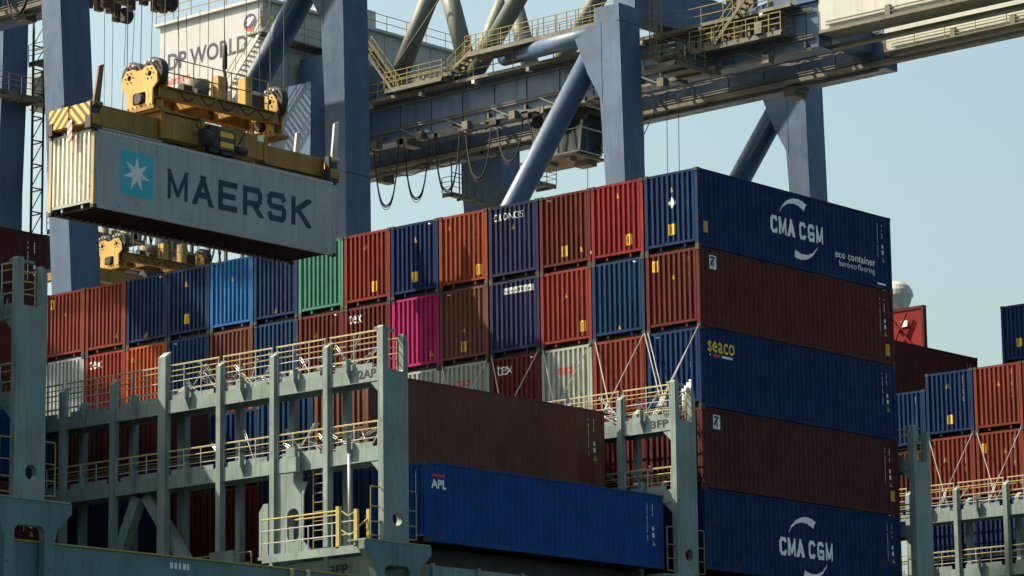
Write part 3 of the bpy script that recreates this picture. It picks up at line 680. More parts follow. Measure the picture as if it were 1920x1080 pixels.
def yz_text(name, s, Y0, Y1, Z0, Z1, X, m, parent, bold=0.02):   # reads from +Y to -Y
    P = text_fit(s, 0, Y0 - Y1, Z0, Z1, bold); mb = MB()
    for i, pg in enumerate(P): mb.face([(X - 0.0002 * (i % 5), Y0 - u, v) for u, v in pg])
    return mb.build(name, m, parent)
ship_text('lettering', '17', -11.05, -10.75, 16.12, 16.45, 0.24, M_BLACKP, ship)
rs = random.Random(9); b = MB()
for q in range(5): b.box(-25.9 + q * 0.17, -25.9 + q * 0.17 + rs.uniform(0.08, 0.13), -0.109, -0.104, 15.58, 15.76)
b.build('draught_marks', M_STAR, ship)
for x in (-20.9, -20.2, -16.9):
    b = MB(); b.tube((x, -0.16, 15.95), (x, -0.16, 14.6), 0.025, 6); b.box(x - 0.06, x + 0.06, -0.2, -0.12, 15.6, 15.95); b.build('fairlead_fitting', M_YEL if x < -20.5 else M_GALV, ship)

def lashing_bridge(name, label, x0, x1, yposts, base, zflange, outer=True, ymax=None, text=None, wide=(), seed=1, dx=0.0):
    L = empty(name, label, 'lashing bridge', (0, 0, 0)); rnd = random.Random(seed); ymax = ymax or yposts[-1]
    if outer:
        xm = (x0 + x1) / 2; w = x1 - x0
        out = [(x0, zflange), (x1, zflange), (x1, 23.55), (x1 - 0.08, 23.72), (x1 - 0.17, 23.78), (x1 - 0.22, 23.78), (x1 - 0.22, 22.62), (x1 - 0.26, 22.56), (x0 + 0.28, 22.56), (x0 + 0.24, 22.62), (x0 + 0.24, 23.95), (x0 + 0.02, 23.95), (x0, 23.9)]
        plate('outer_post', [out, circ(xm + 0.05, zflange + 0.78, 0.22, 18)], 'y', -0.36, -0.14, M_SHIP, L)
        b = MB(); b.tube((xm + 0.05, -0.37, zflange + 0.78), (xm + 0.05, -0.33, zflange + 0.78), 0.0, 4)
        b = MB(); b.box(x0 + 0.02, x1 - 0.3, -0.13, 0.02, 23.86, 23.93); b.build('top_bar', M_SHIP, L)
        b = MB(); railing(b, (x0 + 0.26, -0.1, 22.6), (x1 - 0.24, -0.1, 22.6), (0.35, 0.72, 1.0), 0.5, 0.02, 0.02); b.build('end_railing', M_YEL, L)
        fl = [(x0 - 0.95, zflange), (x0 - 0.95, zflange - 0.28), (x0 - 0.5, zflange - 0.75), (x0 - 0.38, zflange - 1.1), (x0 - 0.38, 13.0), (x1 + 0.36, 13.0), (x1 + 0.36, zflange - 1.1), (x1 + 0.46, zflange - 0.75), (x1 + 0.98, zflange - 0.28), (x1 + 0.98, zflange)]
        plate('flange_bracket', [fl, rrect(x0 - 0.02, x1 - 0.02, 15.1 if zflange > 19 else 13.6, zflange - 0.72, 0.2)], 'y', -0.42, -0.17, M_HULL, L)
        MB().box(x0 - 0.9, x1 + 0.92, -0.44, 0.35, zflange, zflange + 0.05).build('flange_plate', M_SHIP, L)
        b = MB()                                    # hand grips beside the post
        for sx in (1, -1):
            xx = x1 + 0.02 if sx > 0 else x0 - 0.02
            b.path([(xx, -0.25, zflange + 1.72), (xx + sx * 0.42, -0.25, zflange + 1.72), (xx + sx * 0.45, -0.25, zflange + 1.68), (xx + sx * 0.45, -0.25, zflange + 0.2), (xx, -0.25, zflange + 0.18)], 0.022)
            for zz in (0.62, 1.1): b.tube((xx, -0.25, zflange + zz), (xx + sx * 0.45, -0.25, zflange + zz), 0.02, 6)
            b.build('grab_rail', M_YELC, L); b = MB()
    for i, y in enumerate(yposts):
        for X, top in ((x0, 23.72), (x1 - 0.26, 23.3)):
            wd = 0.2; zt = top; xx = X
            if y in wide: wd = 0.36; zt = top + 0.62
            if X != x0 and y in wide: zt = top
            m = MB(); yy = y - wd / 2
            m.hexa([(xx, yy, base), (xx + 0.26, yy, base), (xx + 0.26, yy + wd, base), (xx, yy + wd, base), (xx, yy, zt - 0.2), (xx + 0.26, yy, zt), (xx + 0.26, yy + wd, zt), (xx, yy + wd, zt - 0.2)])
            m.build('post', M_SHIP, L)
    ya, yb = -0.13, ymax
    for zb, zt in ((22.22, 22.66), (19.68, 20.14)):
        for X in (x0 + 0.1, x1 - 0.2):
            ys = [ya] + [y for y in yposts if y < yb] + [yb]
            MB().box(X, X + 0.1, ya, yb, zb, zt).build('beam', M_SHIP, L)
            b = MB()
            for y in ys[1:-1]:
                for s in (-1, 1): b.hexa([(X + 0.02, y + s * 0.1, zb - 0.3), (X + 0.06, y + s * 0.1, zb - 0.3), (X + 0.06, y + s * 0.11, zb), (X + 0.02, y + s * 0.11, zb), (X + 0.02, y + s * 0.12, zb - 0.02), (X + 0.06, y + s * 0.12, zb - 0.02), (X + 0.06, y + s * 0.4, zb), (X + 0.02, y + s * 0.4, zb)])
            b.hexa([(X + 0.02, ya, zb - 0.45), (X + 0.06, ya, zb - 0.45), (X + 0.06, ya + 0.01, zb), (X + 0.02, ya + 0.01, zb), (X + 0.02, ya, zb - 0.44), (X + 0.06, ya, zb - 0.44), (X + 0.06, ya + 0.45, zb), (X + 0.02, ya + 0.45, zb)])
            build_split(b, 'gusset', M_SHIP, L)
            # raised coaming plates with drain gaps and fins
            b = MB()
            for y, y2 in zip(ys[:-1], ys[1:]):
                if X < (x0 + x1) / 2: b.box(X + 0.03, X + 0.06, y + 0.35, y2 - 0.35, zt, zt + 0.16); ym = (y + y2) / 2 + 0.1; b.hexa([(X - 0.2, ym, zt - 0.02), (X - 0.004, ym, zt - 0.42), (X - 0.004, ym + 0.03, zt - 0.42), (X - 0.2, ym + 0.03, zt - 0.02), (X - 0.22, ym, zt + 0.35), (X - 0.004, ym, zt + 0.35), (X - 0.004, ym + 0.03, zt + 0.35), (X - 0.22, ym + 0.03, zt + 0.35)])
            if b.v: b.build('lashing_plate', M_SHIP, L)
        MB().box(x0 + 0.21, x1 - 0.21, ya, yb, zt - 0.06, zt - 0.02).build('walkway', M_SHIP, L)
    for (zb, hs, mm) in ((22.66, (0.3, 0.62, 0.98, 1.18), 0), (20.14, (0.28, 0.58, 0.8), 0)):
        ys = [ya] + [y for y in yposts if y < yb] + [yb]
        for j, (y, y2) in enumerate(zip(ys[:-1], ys[1:])):
            b = MB(); X = x0 + 0.14
            b.tube((X, y + 0.08, zb + hs[-1]), (X, y2 - 0.08, zb + hs[-1]), 0.022, 6); b.tube((X, y + 0.08, zb + hs[-2]), (X, y2 - 0.08, zb + hs[-2]), 0.018, 6); b.build('top_rail', M_YEL, L)
            b = MB(); railing(b, (X, y + 0.12, zb), (X, y2 - 0.12, zb), hs[:-2] + (hs[-1] - 0.02,), 0.85, 0.018, 0.02); b.build('railing', M_GALV, L)
            b = MB(); b.tube((x1 - 0.1, y + 0.08, zb + hs[-1] - 0.15), (x1 - 0.1, y2 - 0.08, zb + hs[-1] - 0.15), 0.024, 6); b.tube((x1 - 0.1, y + 0.08, zb + 0.55), (x1 - 0.1, y2 - 0.08, zb + 0.55), 0.02, 6); b.build('rear_rail', M_YELC, L)
    if text: yz_text('lettering', text, 0.80, 0.02, 22.34, 22.62, x0 + 0.094, M_BLACKP, L, 0.03)
    return L
BB = lashing_bridge('lashing_bridge', 'grey lashing bridge nearest the camera, across the bay left of centre', -17.02, -15.85, [2.17, 4.57, 7.05, 9.75, 12.2, 14.75, 17.2, 19.7, 22.2, 24.7], 15.2, 17.06, text='2AP', wide=(9.75,), seed=1)
BC = lashing_bridge('lashing_bridge', 'grey lashing bridge right of the royal blue container, in front of the corner stack', -2.08, -0.93, [2.17, 4.6, 7.05, 9.6, 12.1, 14.6], 15.2, 17.06, text='3FP', seed=2)
BD = lashing_bridge('lashing_bridge', 'grey lashing bridge post right of the tall corner stack', 12.66, 13.76, [2.4, 4.8], 15.2, 17.06, seed=3)
BE = lashing_bridge('lashing_bridge', 'far lashing bridge at the bottom right corner', 27.2, 28.4, [2.4, 4.86, 7.36, 9.8, 12.3], 15.2, 17.06, seed=4)
BA = lashing_bridge('lashing_bridge', 'grey lashing bridge post at the left edge', -32.12, -31.0, [], 15.2, 17.06, ymax=0.6, seed=5)
# lower deck level of the near bridge
out = [(3.35, 15.2), (4.75, 15.2), (4.75, 19.68), (3.35, 19.68)]
plate('access_wall', [out, [(3.72 + 0.27 * math.cos(t), 17.95 + (0.28 if math.sin(t) > 0 else -0.28) + 0.27 * math.sin(t)) for t in [2 * math.pi * (q + .5) / 20 for q in range(20)]]], 'x', -16.90, -16.82, M_SHIP, BB)
plate('wing_plate', [[(2.75, 16.95), (3.2, 17.4), (3.2, 18.9), (3.05, 19.3), (3.28, 19.3), (3.28, 16.9)]], 'x', -16.95, -16.90, M_SHIP, BB)
plate('wing_plate', [[(4.8, 16.9), (5.2, 17.0), (5.2, 18.5), (5.0, 18.75), (4.8, 18.75)]], 'x', -16.95, -16.90, M_SHIP, BB)
b = MB(); b.box(-17.6, -16.2, -0.1, 4.6, 16.83, 16.93); b.box(-17.62, -17.58, 0.0, 4.4, 16.72, 16.98); b.build('lower_platform', M_SHIP, BB)
b = MB(); railing(b, (-17.55, 0.3, 16.95), (-17.55, 4.5, 16.95), (0.4, 0.8), 1.1, 0.02, 0.024); b.build('lower_railing', M_GALV, BB)
b = MB(); b.tube((-17.55, 1.0, 18.12), (-17.55, 4.5, 18.12), 0.028, 6); b.tube((-17.55, 1.0, 18.0), (-17.55, 3.0, 18.0), 0.022, 6); b.build('lower_top_rail', M_YEL, BB)
b = MB(); b.box(-17.62, -17.5, 1.0, 1.14, 16.93, 18.25); b.box(-17.62, -17.52, 0.22, 0.36, 16.93, 18.1); b.box(-17.3, -17.2, 0.0, 0.12, 16.93, 18.1); build_split(b, 'gate_post', M_YEL, BB)
b = MB(); b.path([(-17.56, 0.95, 18.1), (-17.56, 0.65, 17.92), (-17.56, 0.3, 18.05)], 0.02); b.path([(-17.56, 0.95, 17.5), (-17.56, 0.6, 17.3), (-17.56, 0.3, 17.45)], 0.02); b.path([(-17.56, 0.3, 17.5), (-17.2, 0.0, 17.9)], 0.025); b.build('safety_chain', M_YEL, BB)
b = MB(); b.tube((-17.4, 0.75, 16.95), (-17.4, 0.75, 19.9), 0.05, 8); b.build('lamp_pole', M_GALV, BB)
b = MB()
for y in (2.35, 2.85): b.tube((-16.85, y, 16.95), (-16.85, y, 19.7), 0.022, 6)
for q in range(9): b.tube((-16.85, 2.35, 17.1 + q * 0.3), (-16.85, 2.85, 17.1 + q * 0.3), 0.016, 6)
b.build('ladder', M_YELC, BB)
b = MB(); railing(b, (-17.3, 5.2, 16.1), (-17.3, 9.4, 16.1), (0.4, 0.75, 1.1), 1.4, 0.02, 0.024); b.build('lower_railing', M_YELC, BB)
b = MB(); railing(b, (-17.3, 9.9, 15.9), (-17.3, 13.2, 15.9), (0.4, 0.75), 1.5, 0.02, 0.024); b.build('lower_railing', M_YELC, BB)
b = MB(); b.box(-17.42, -17.32, 5.9, 7.0, 16.5, 17.3); b.build('electrical_cabinet', M_HULL, BB)
b = MB(); b.box(-17.5, -17.4, 7.15, 7.3, 16.05, 16.35); b.box(-17.5, -17.4, 7.4, 7.55, 16.05, 16.35); build_split(b, 'floodlight', M_WHITE, BB)
for ya_, yb_, xb_ in ((11.25, 12.9, -16.6), (10.85, 8.2, -16.55)):
    MB().beam((xb_, ya_, 19.6), (xb_, yb_, 16.2), 0.35, 0.4).build('diagonal_brace', M_SHIP, BB)
yz_text('lettering', '3FP', 2.0, 1.2, 16.18, 16.5, -17.0, M_BLACKP, BB, 0.03)
MB().box(-16.98, -16.9, 0.2, 4.6, 15.2, 16.7).build('lower_wall', M_SHIP, BB)
# equipment lit on the near bridge
b = MB(); b.box(-17.25, -17.05, 3.25, 3.95, 19.62, 20.1); b.build('switch_box', M_SHIP, BB)
b = MB(); b.box(-17.2, -17.06, 3.35, 3.75, 20.12, 20.42); b.build('switch_box', M_SHIP, BB)

# lashing rods under tension on the main bay
def rod(a, c, label, group, r=0.021, name='lashing_rod'):
    a = Vector(a); c = Vector(c); t = empty(name, label, 'lashing rod', a, (0, 0, 0), group); d = c - a
    b = MB(); b.tube((0, 0, 0), d * 0.72, r, 6); b.build('rod', M_GALV, t)
    b = MB(); o = d.cross(Vector((1, 0, 0))).normalized() * 0.035
    b.tube(d * 0.70 + o, d * 0.98 + o, 0.014, 5); b.tube(d * 0.70 - o, d * 0.98 - o, 0.014, 5); b.tube(d * 0.69, d * 0.71, 0.05, 6); b.tube(d * 0.97, d, 0.05, 6); b.build('turnbuckle', M_GALV, t)
    return t
for k in range(0, 5):
    y0 = k * PITCH; c = T[3][k]
    if k == 0:
        for q in (0, 1):
            rod((-0.02, y0 + 0.1 + q * 0.0, 26.22 - q * 0.05), (-1.0, y0 + 1.55 + q * 0.14, 22.7), '%s lashing rod of the right pair over the corner stack end' % ('lower', 'upper')[q], 'paired lashing rods on the corner stack')
            rod((-0.02, y0 + 2.40 + q * 0.16, 26.22), (-1.0, y0 + 0.75 + q * 0.16, 22.7), '%s lashing rod of the left pair over the corner stack end' % ('right', 'left')[q], 'paired lashing rods on the corner stack')
    else:
        rod((-0.02, y0 + 0.1, 26.2), (-1.0, y0 + 1.7, 22.7), 'lashing rod from the right corner over the %s end, %s stack left of corner' % (c, ORD[k - 1]), 'lashing rods on the main bay')
        rod((-0.02, y0 + 2.36, 26.2), (-1.0, y0 + 0.75, 22.7), 'lashing rod from the left corner over the %s end, %s stack left of corner' % (c, ORD[k - 1]), 'lashing rods on the main bay')
for k in (2, 3):
    y0 = k * 2.5
    rod((29.15, y0 + 0.1, 26.2), (28.3, y0 + 1.6, 22.7), 'lashing rod slanting from the right in the far right bay, %s stack' % ORD[k], 'lashing rods in the far right bay')
    rod((29.15, y0 + 2.36, 26.2), (28.3, y0 + 0.85, 22.7), 'lashing rod slanting from the left in the far right bay, %s stack' % ORD[k], 'lashing rods in the far right bay')
# loose rods stowed on walkways
rr = random.Random(12)
def stow(n, xa, xb, y0, y1, z, where, grp):
    for i in range(n):
        y = rr.uniform(y0, y1); dy = rr.uniform(0.5, 1.3) * rr.choice((-1, 1)); top = rr.uniform(0.15, 1.2)
        rod((rr.uniform(xa, xb), y, z + 0.05 + rr.uniform(0, 0.1)), (rr.uniform(xa, xb), y + dy, z + top), where, grp, 0.02)
stow(42, -16.85, -16.2, 0.1, 9.2, 22.66, 'loose lashing rod stowed on the upper walkway of the near lashing bridge', 'rods stowed on the upper walkway')
stow(24, -16.85, -16.2, 0.1, 7.5, 20.14, 'loose lashing rod stowed on the lower walkway of the near lashing bridge', 'rods stowed on the lower walkway')
stow(14, -1.9, -1.2, 0.1, 3.2, 22.66, 'loose lashing rod stowed on the bridge beside the corner stack', 'rods stowed beside the corner stack')
stow(5, -1.9, -1.2, 0.1, 2.6, 20.14, 'loose lashing rod on the lower walkway beside the corner stack', 'rods stowed low beside the corner stack')
stow(6, 27.4, 28.1, 5.0, 9.5, 22.66, 'loose lashing rod stowed on the far lashing bridge', 'rods stowed on the far bridge')
# white gas cylinder bundle beside the corner post
gb = empty('lashing_bin', 'white slatted lashing bin on the outer post beside the corner stack', 'bin', (-0.75, -0.05, 23.0))
b = MB()
for q in range(4): b.tube((0, 0.02 + q * 0.11, 0), (0, 0.02 + q * 0.11, 1.15 - 0.1 * q), 0.045, 8)
b.build('slat', M_WHITE, gb); MB().box(-0.1, 0.1, -0.03, 0.42, -0.12, -0.02).build('base', M_DARK, gb)

# radome of the ship behind the corner stack
rd = empty('radome', 'white satellite dome behind the right end of the corner stack', 'radome', un(1682, 557, 0, 95.0))
b = MB(); prof = [(0.0, -2.6), (0.35, -2.6), (0.4, -1.6), (0.95, -0.35), (1.02, -0.05), (1.12, -0.02), (1.12, 0.06), (1.05, 0.4), (0.85, 0.75), (0.5, 1.02), (0.0, 1.12)]
for (r0, z0), (r1, z1) in zip(prof[:-1], prof[1:]):
    for q in range(24):
        a0, a1 = 2 * math.pi * q / 24, 2 * math.pi * (q + 1) / 24
        f = [(r0 * math.cos(a0), r0 * math.sin(a0), z0), (r0 * math.cos(a1), r0 * math.sin(a1), z0), (r1 * math.cos(a1), r1 * math.sin(a1), z1), (r1 * math.cos(a0), r1 * math.sin(a0), z1)]
        f = [p for i, p in enumerate(f) if p not in f[:i]]
        if len(f) > 2: b.face(f, True)
b.build('dome', M_HOUSE, rd); b = MB().tube((0, 0, -2.6), (0, 0, -14), 0.3, 12); b.build('mast', M_HOUSE, rd)
sh = empty('deckhouse', 'ship deckhouse under the satellite dome, hidden behind the containers', 'deckhouse', (96, 14, 15.9))
MB().box(-3, 6, -12, 20, 0, 14).build('wall', M_HOUSE, sh)

# ------------------------------------------------------------------ cranes
def hexleg(mb, x0, x1, prof):
    """prof: list of (z, ynear, yfar)"""
    for (z0, a0, b0), (z1, a1, b1) in zip(prof[:-1], prof[1:]):
        mb.hexa([(x0, a0, z0), (x1, a0, z0), (x1, b0, z0), (x0, b0, z0), (x0, a1, z1), (x1, a1, z1), (x1, b1, z1), (x0, b1, z1)])
    return mb
def crane(label, xc, xl, xr, ws_l, ws_r, lo=0.0):
    K = empty('gantry_crane', label, 'crane', (0, 0, 0), group='ship to shore cranes')
    for x, pr in ((xl, ws_l), (xr, ws_r)):
        hexleg(MB(), x - 1.0, x + 1.0, pr).build('leg', M_CRANE, K)
        b = MB()
        for z in (34, 46.5, 60.2): 
            ya = pr[1][1] + (pr[2][1] - pr[1][1]) * (z - pr[1][0]) / (pr[2][0] - pr[1][0]) if z < pr[2][0] else pr[2][1]
            b.box(x - 1.03, x + 1.03, ya - 0.03, ya + 0.2, z, z + 0.06)
        b.build('leg_seam', M_CRANE, K)
        hexleg(MB(), x - 1.0, x + 1.0, [(2, 79.6 + lo, 82.2 + lo), (50, 79.7 + lo, 82.4 + lo), (57.8, 79.4 + lo, 83.2 + lo), (61, 79.4 + lo, 83.2 + lo)]).build('leg', M_CRANE, K)
        MB().tube((x, 55.0, 60.0), (x, 81 + lo, 26.5), 0.74, 24).build('diagonal_brace', M_CRANE, K)
        MB().box(x - 0.8, x + 0.8, 54.6, 79.6, 21, 23.4).build('portal_beam', M_CRANE, K)
        MB().tube((x, 55.2, 60.0), (xc + (-3.5 if x < xc else 3.5), 68.5, 62.0), 0.55, 18).build('horizontal_brace', M_CRANE, K)
        b = MB(); b.hexa([(x - 1.02, 54.5, 55.2), (x - 0.7, 54.5, 55.2), (x - 0.7, 55.6, 57.2), (x - 1.02, 55.6, 57.2), (x - 1.02, 54.5, 60.4), (x - 0.7, 54.5, 60.4), (x - 0.7, 56.6, 59.6), (x - 1.02, 56.6, 59.6)]); b.build('gusset', M_CRANE, K)
    MB().box(xl + 1.0, xr - 1.0, 53.4, 55.0, 60.9, 63.6).build('cross_beam', M_CRANE, K)
    MB().box(xl + 1.0, xr - 1.0, 79.9, 82.4, 61.0, 63.4).build('cross_beam', M_CRANE, K)
    MB().box(xl - 3, xr + 3, 52.6, 54.6, 3, 5).build('sill_beam', M_CRANE, K); MB().box(xl - 3, xr + 3, 79.9, 82, 3, 5).build('sill_beam', M_CRANE, K)
    for s in (-1, 1):
        g = xc + s * 3.5
        MB().box(g - 0.7, g + 0.7, 42.7, 100, 57.85, 60.7).build('girder', M_CRANE, K)
        MB().box(g - 0.78, g + 0.78, -18, 42.6, 58.75, 61.1).build('boom_girder', M_BOOM, K)
        b = MB()
        i = -s   # inner side carries the trolley rail
        b.box(min(g + i * 0.7, g + i * 1.25), max(g + i * 0.7, g + i * 1.25), -18, 100, 58.0 if False else 57.95, 58.2); b.build('trolley_rail_bracket', M_CRANED, K)
        b = MB()
        for q in range(18): y = 43.5 + q * 3.2; b.box(g - 0.98, g - 0.72, y, y + 0.12, 57.7, 58.2)
        b.box(g - 0.98, g - 0.92, 43, 100, 57.62, 57.8); b.build('cable_tray', M_CRANED, K)
        b = MB()
        for q in range(20): y = 43.6 + q * 2.8; b.box(g - 0.76, g - 0.702, y, y + 0.09, 57.9, 60.4)
        build_split(b, 'web_stiffener', M_CRANE, K)
        b = MB()
        for zz, rr_ in ((58.45, 0.05), (58.62, 0.035), (60.15, 0.06), (60.3, 0.03)): b.tube((g - 0.84, 43, zz), (g - 0.84, 99, zz), rr_, 6)
        for q in range(12): y = 45 + q * 4.4; b.tube((g - 0.84, y, 58.5), (g - 0.84, y, 60.3), 0.025, 5)
        b.build('conduit', M_CRANED, K)
        rs_ = random.Random(int(g)); b = MB()
        for q in range(16): y = rs_.uniform(44, 96); zz = rs_.uniform(57.2, 57.7); b.box(g - 1.0, g - 1.0 + rs_.uniform(0.3, 1.6), y, y + rs_.uniform(0.2, 0.9), zz, 57.84)
        build_split(b, 'underslung_box', M_CRANED, K)
        b = MB()
        for q in range(10):
            y = 46 + q * 4.7; b.box(g - 1.9, g - 1.5, y, y + 0.25, 60.1, 60.35)
        build_split(b, 'walkway_lamp', M_GALV, K)
        b = MB(); b.box(g - 1.7, g - 0.72, 44, 99, 60.5, 60.58); b.build('walkway', M_CRANED, K)
        b = MB(); b.box(g - 1.72, g - 1.66, 44, 99, 60.42, 60.64); b.build('kick_plate', M_CRANED, K)
        b = MB(); railing(b, (g - 1.66, 44, 60.6), (g - 1.66, 99, 60.6), (0.55, 1.1), 1.7, 0.03, 0.035); b.build('handrail', M_YELC, K)
        if s > 0: MB().box(g - 1.75, g - 0.8, -18, 42, 58.5, 58.58).build('walkway', M_CRANED, K)
        MB().box(g - 0.95, g + 0.95, -18, 42.5, 58.55, 58.74).build('boom_flange', M_CRANED, K)
        b = MB(); railing(b, (g - 1.7, -18, 58.58), (g - 1.7, 42, 58.58), (0.55, 1.1), 2.2, 0.03, 0.035) if s > 0 else railing(b, (g - 0.7, -18, 61.1), (g - 0.7, 42, 61.1), (0.55, 1.1), 2.2, 0.03, 0.035); b.build('handrail', M_YELC, K)
        for a, c, r in (((g, 78.7, 61.2), (g, 73.9, 69.5), 0.62), ((g, 71.5, 61.2), (g, 74.0, 69.5), 0.62), ((g, 71.3, 61.2), (g, 62.5, 71.2), 0.6), ((g, 62.5, 71.2), (g, 57.5, 86), 0.55), ((g, 54.4, 62.5), (g, 57.5, 86), 0.6), ((g, 74, 69.5), (g, 57.5, 86), 0.5), ((g, 57.5, 86), (g, 20, 61), 0.16)):
            MB().tube(a, c, r, 18).build('frame_tube', mat('tube_grey_green', (0.10, 0.12, 0.11), 0.55, vary=0.25, grime=0.35, rust=0.15, scale=0.4) if r > 0.3 else M_ROPE, K)
        b = MB(); b.tube((g - 0.9, 79.5, 61), (g - 1.2, 66.5, 73), 0.05, 6); b.tube((g - 0.9, 88, 62), (g - 1.2, 76, 73), 0.05, 6); b.build('stay_rope', M_ROPE, K)
    b = MB()
    for q in range(17):
        y = 44 + q * 3.2; b.beam((xc - 2.8, y, 60.0), (xc + 2.8, y + 1.6, 60.0), 0.16, 0.16); b.beam((xc + 2.8, y + 1.6, 60.0), (xc - 2.8, y + 3.2, 60.0), 0.16, 0.16)
    b.build('lateral_lattice', M_CRANED, K)
    b = MB()
    for q in range(9): x = xc - 2.2 + q * 0.55; b.tube((x, 44, 58.9 + 0.1 * (q % 3)), (x, 98, 58.9 + 0.1 * (q % 3)), 0.03, 5)
    b.build('trolley_rope', M_ROPE, K)
    for y in (-17, 10, 43.5, 97): MB().box(xc - 2.75, xc + 2.75, y, y + 1.2, 58.9, 60.3).build('girder_tie', M_CRANE if y > 42 else M_BOOM, K)
    # festoon cables below the near girder
    gx = xc - 3.5 - 0.85
    for q in range(7):
        ya, yb = 82.5 - q * 2.75, 82.5 - (q + 1) * 2.75; dep = (3.6, 4.2, 4.1, 4.0, 3.6, 2.9, 2.6)[q]
        b = MB()
        for off in (0.0, 0.12, 0.3):
            pts = []
            for k in range(17):
                t = k / 16; yy = ya + (yb - ya) * (t * 0.84 + 0.08); pts.append((gx + off * 0.6, yy + off * 0.6, 57.6 - (dep + off * 0.8) * (1 - (2 * t - 1) ** 4 * 0.55 - (2 * t - 1) ** 2 * 0.45)))
            b.path(pts, 0.045 if off < 0.2 else 0.025, 6)
        b.build('festoon_cable', M_RUBBER, K)
        MB().box(gx - 0.15, gx + 0.25, ya - 0.3, ya + 0.3, 57.35, 57.75).build('festoon_trolley', M_DARK, K)
    return K
WSN = [(2, 52.3, 54.1), (50, 52.85, 54.35), (61.3, 53.08, 55.05)]
WS1 = [(2, 50.2, 51.7), (37, 52.2, 53.65), (61.3, 54.0, 55.4)]
K0 = crane('crane whose boom reaches over the ship above the frame, holding the grey container', -8.7, -18.7, 1.3, WSN, WSN)
for ya_, yb_, r_ in ((37.9, 56.0, 0.75), (30.4, 48.5, 0.5)):  # unseen tubes added to cast slanting shadow bands on the container ends
    MB().tube((-12.2, ya_, 61), (-12.2, yb_, 90), r_, 18).build('added_shadow_tube', M_CRANE, K0); MB().tube((-5.2, ya_, 61), (-5.2, yb_, 90), r_, 18).build('added_shadow_tube', M_CRANE, K0)
K1 = crane('blue gantry crane at left, its two big legs beside the hanging container', 28.0, 17.75, 38.25, WS1, WSN, 2.3)
K2 = crane('blue gantry crane at centre with cab, white machinery house and white boom', 72.5, 62.9, 82.2, WSN, WSN)

for q, (ya_, yb_, zz, dp) in enumerate(((66, 60.5, 57.6, 2.4), (64.5, 58.5, 57.6, 3.1), (76, 71, 57.7, 1.5), (83, 78, 57.8, 1.2), (79.5, 75.2, 57.8, 1.0))):
    b = MB(); b.path([(72.0 + 0.3 * q, ya_ + (yb_ - ya_) * k / 14, zz - dp * (1 - (2 * k / 14 - 1) ** 2)) for k in range(15)], 0.035, 6); b.build('hanging_cable', M_RUBBER, K2)
for q in range(9):
    y = 46 + q * 4.1; b = MB(); b.box(72.5 - 4.9, 72.5 - 4.3, y, y + 0.5, 57.3, 57.85); b.beam((72.5 - 4.6, y + 0.2, 57.4), (72.5 - 4.6, y + 2.2, 58.4), 0.08, 0.08); b.build('rail_bracket', M_CRANED, K2)
for q in range(12):
    y = -10 + q * 4.3
    for g_ in (69.0, 76.0): b = MB(); b.box(g_ - 0.95, g_ - 0.79, y, y + 0.35, 58.75, 59.4); b.build('boom_bracket', M_CRANED, K2)
b = MB()
for zz in (59.0, 59.2, 60.9): b.tube((68.1, -18, zz), (68.1, 42, zz), 0.045, 6); b.tube((75.1, -18, zz), (75.1, 42, zz), 0.045, 6)
b.build('conduit', M_CRANED, K2)
# --- machinery house on the centre crane
mh = empty('machinery_house', 'white crane machinery house with a large lettered banner', 'machinery house', (61.0, 83.0, 61.4))
MB().box(0, 20, 0, 10.0, 0, 5.7).build('wall', M_HOUSE, mh)
MB().box(-0.3, 20.3, -0.3, 10.3, 5.7, 5.9).build('roof', M_HOUSE, mh)
b = MB()
for q in range(12): b.box(0.8 + q * 1.6, 0.9 + q * 1.6, -0.04, -0.005, 0.1, 5.6)
b.build('wall_rib', M_HOUSE, mh)
b = MB(); railing(b, (-0.2, -0.2, 5.9), (20.2, -0.2, 5.9), (0.55, 1.1), 2.0, 0.03, 0.03); railing(b, (-0.2, -0.2, 5.9), (-0.2, 10.2, 5.9), (0.55, 1.1), 1.6, 0.03, 0.03); b.build('roof_railing', M_YELC, mh)
MB().box(8.5, 12.2, 1.0, 5.0, 5.9, 7.6).build('roof_unit', M_HOUSE, mh)
MB().box(-0.10, -0.06, 0.15, 9.8, 0.5, 5.2).build('banner', M_BANNER, mh)
def banner_text(s, y0, y1, z0, z1, m, bold, name='lettering'):
    P = text_fit(s, 0, y0 - y1, z0, z1, bold); mb = MB()
    for i, pg in enumerate(P): mb.face([(-0.106 - 0.0003 * (i % 5), y0 - u, v) for u, v in pg])
    mb.build(name, m, mh)
banner_text('DP WORLD', 9.1, 1.35, 2.4, 3.6, M_DPINK, 0.025)
banner_text('Santos', 9.2, 6.9, 1.35, 2.0, M_REDP, 0.01)
mb = MB()
for q in range(24):
    a0, a1 = 2 * math.pi * q / 24, 2 * math.pi * (q + 1) / 24; mb.face([(-0.106, 1.1, 4.35), (-0.106, 1.1 + 0.62 * math.cos(a0), 4.35 + 0.62 * math.sin(a0)), (-0.106, 1.1 + 0.62 * math.cos(a1), 4.35 + 0.62 * math.sin(a1))])
mb.build('round_emblem', M_DPINK, mh)
mb = MB(); mb.face([(-0.110, 1.5, 4.2), (-0.110, 0.95, 4.75), (-0.110, 0.7, 4.65), (-0.110, 1.25, 4.15)]); mb.face([(-0.110, 1.45, 4.5), (-0.110, 1.2, 4.75), (-0.110, 1.1, 4.7), (-0.110, 1.35, 4.45)]); mb.build('emblem_swoosh', M_WHITE, mh)
mb = MB(); mb.face([(-0.110, 1.6, 4.0), (-0.110, 1.3, 3.75), (-0.110, 0.8, 3.75), (-0.110, 0.55, 4.1), (-0.110, 1.0, 3.92)]); mb.build('emblem_red', M_REDP, mh)
b = MB(); n = 13
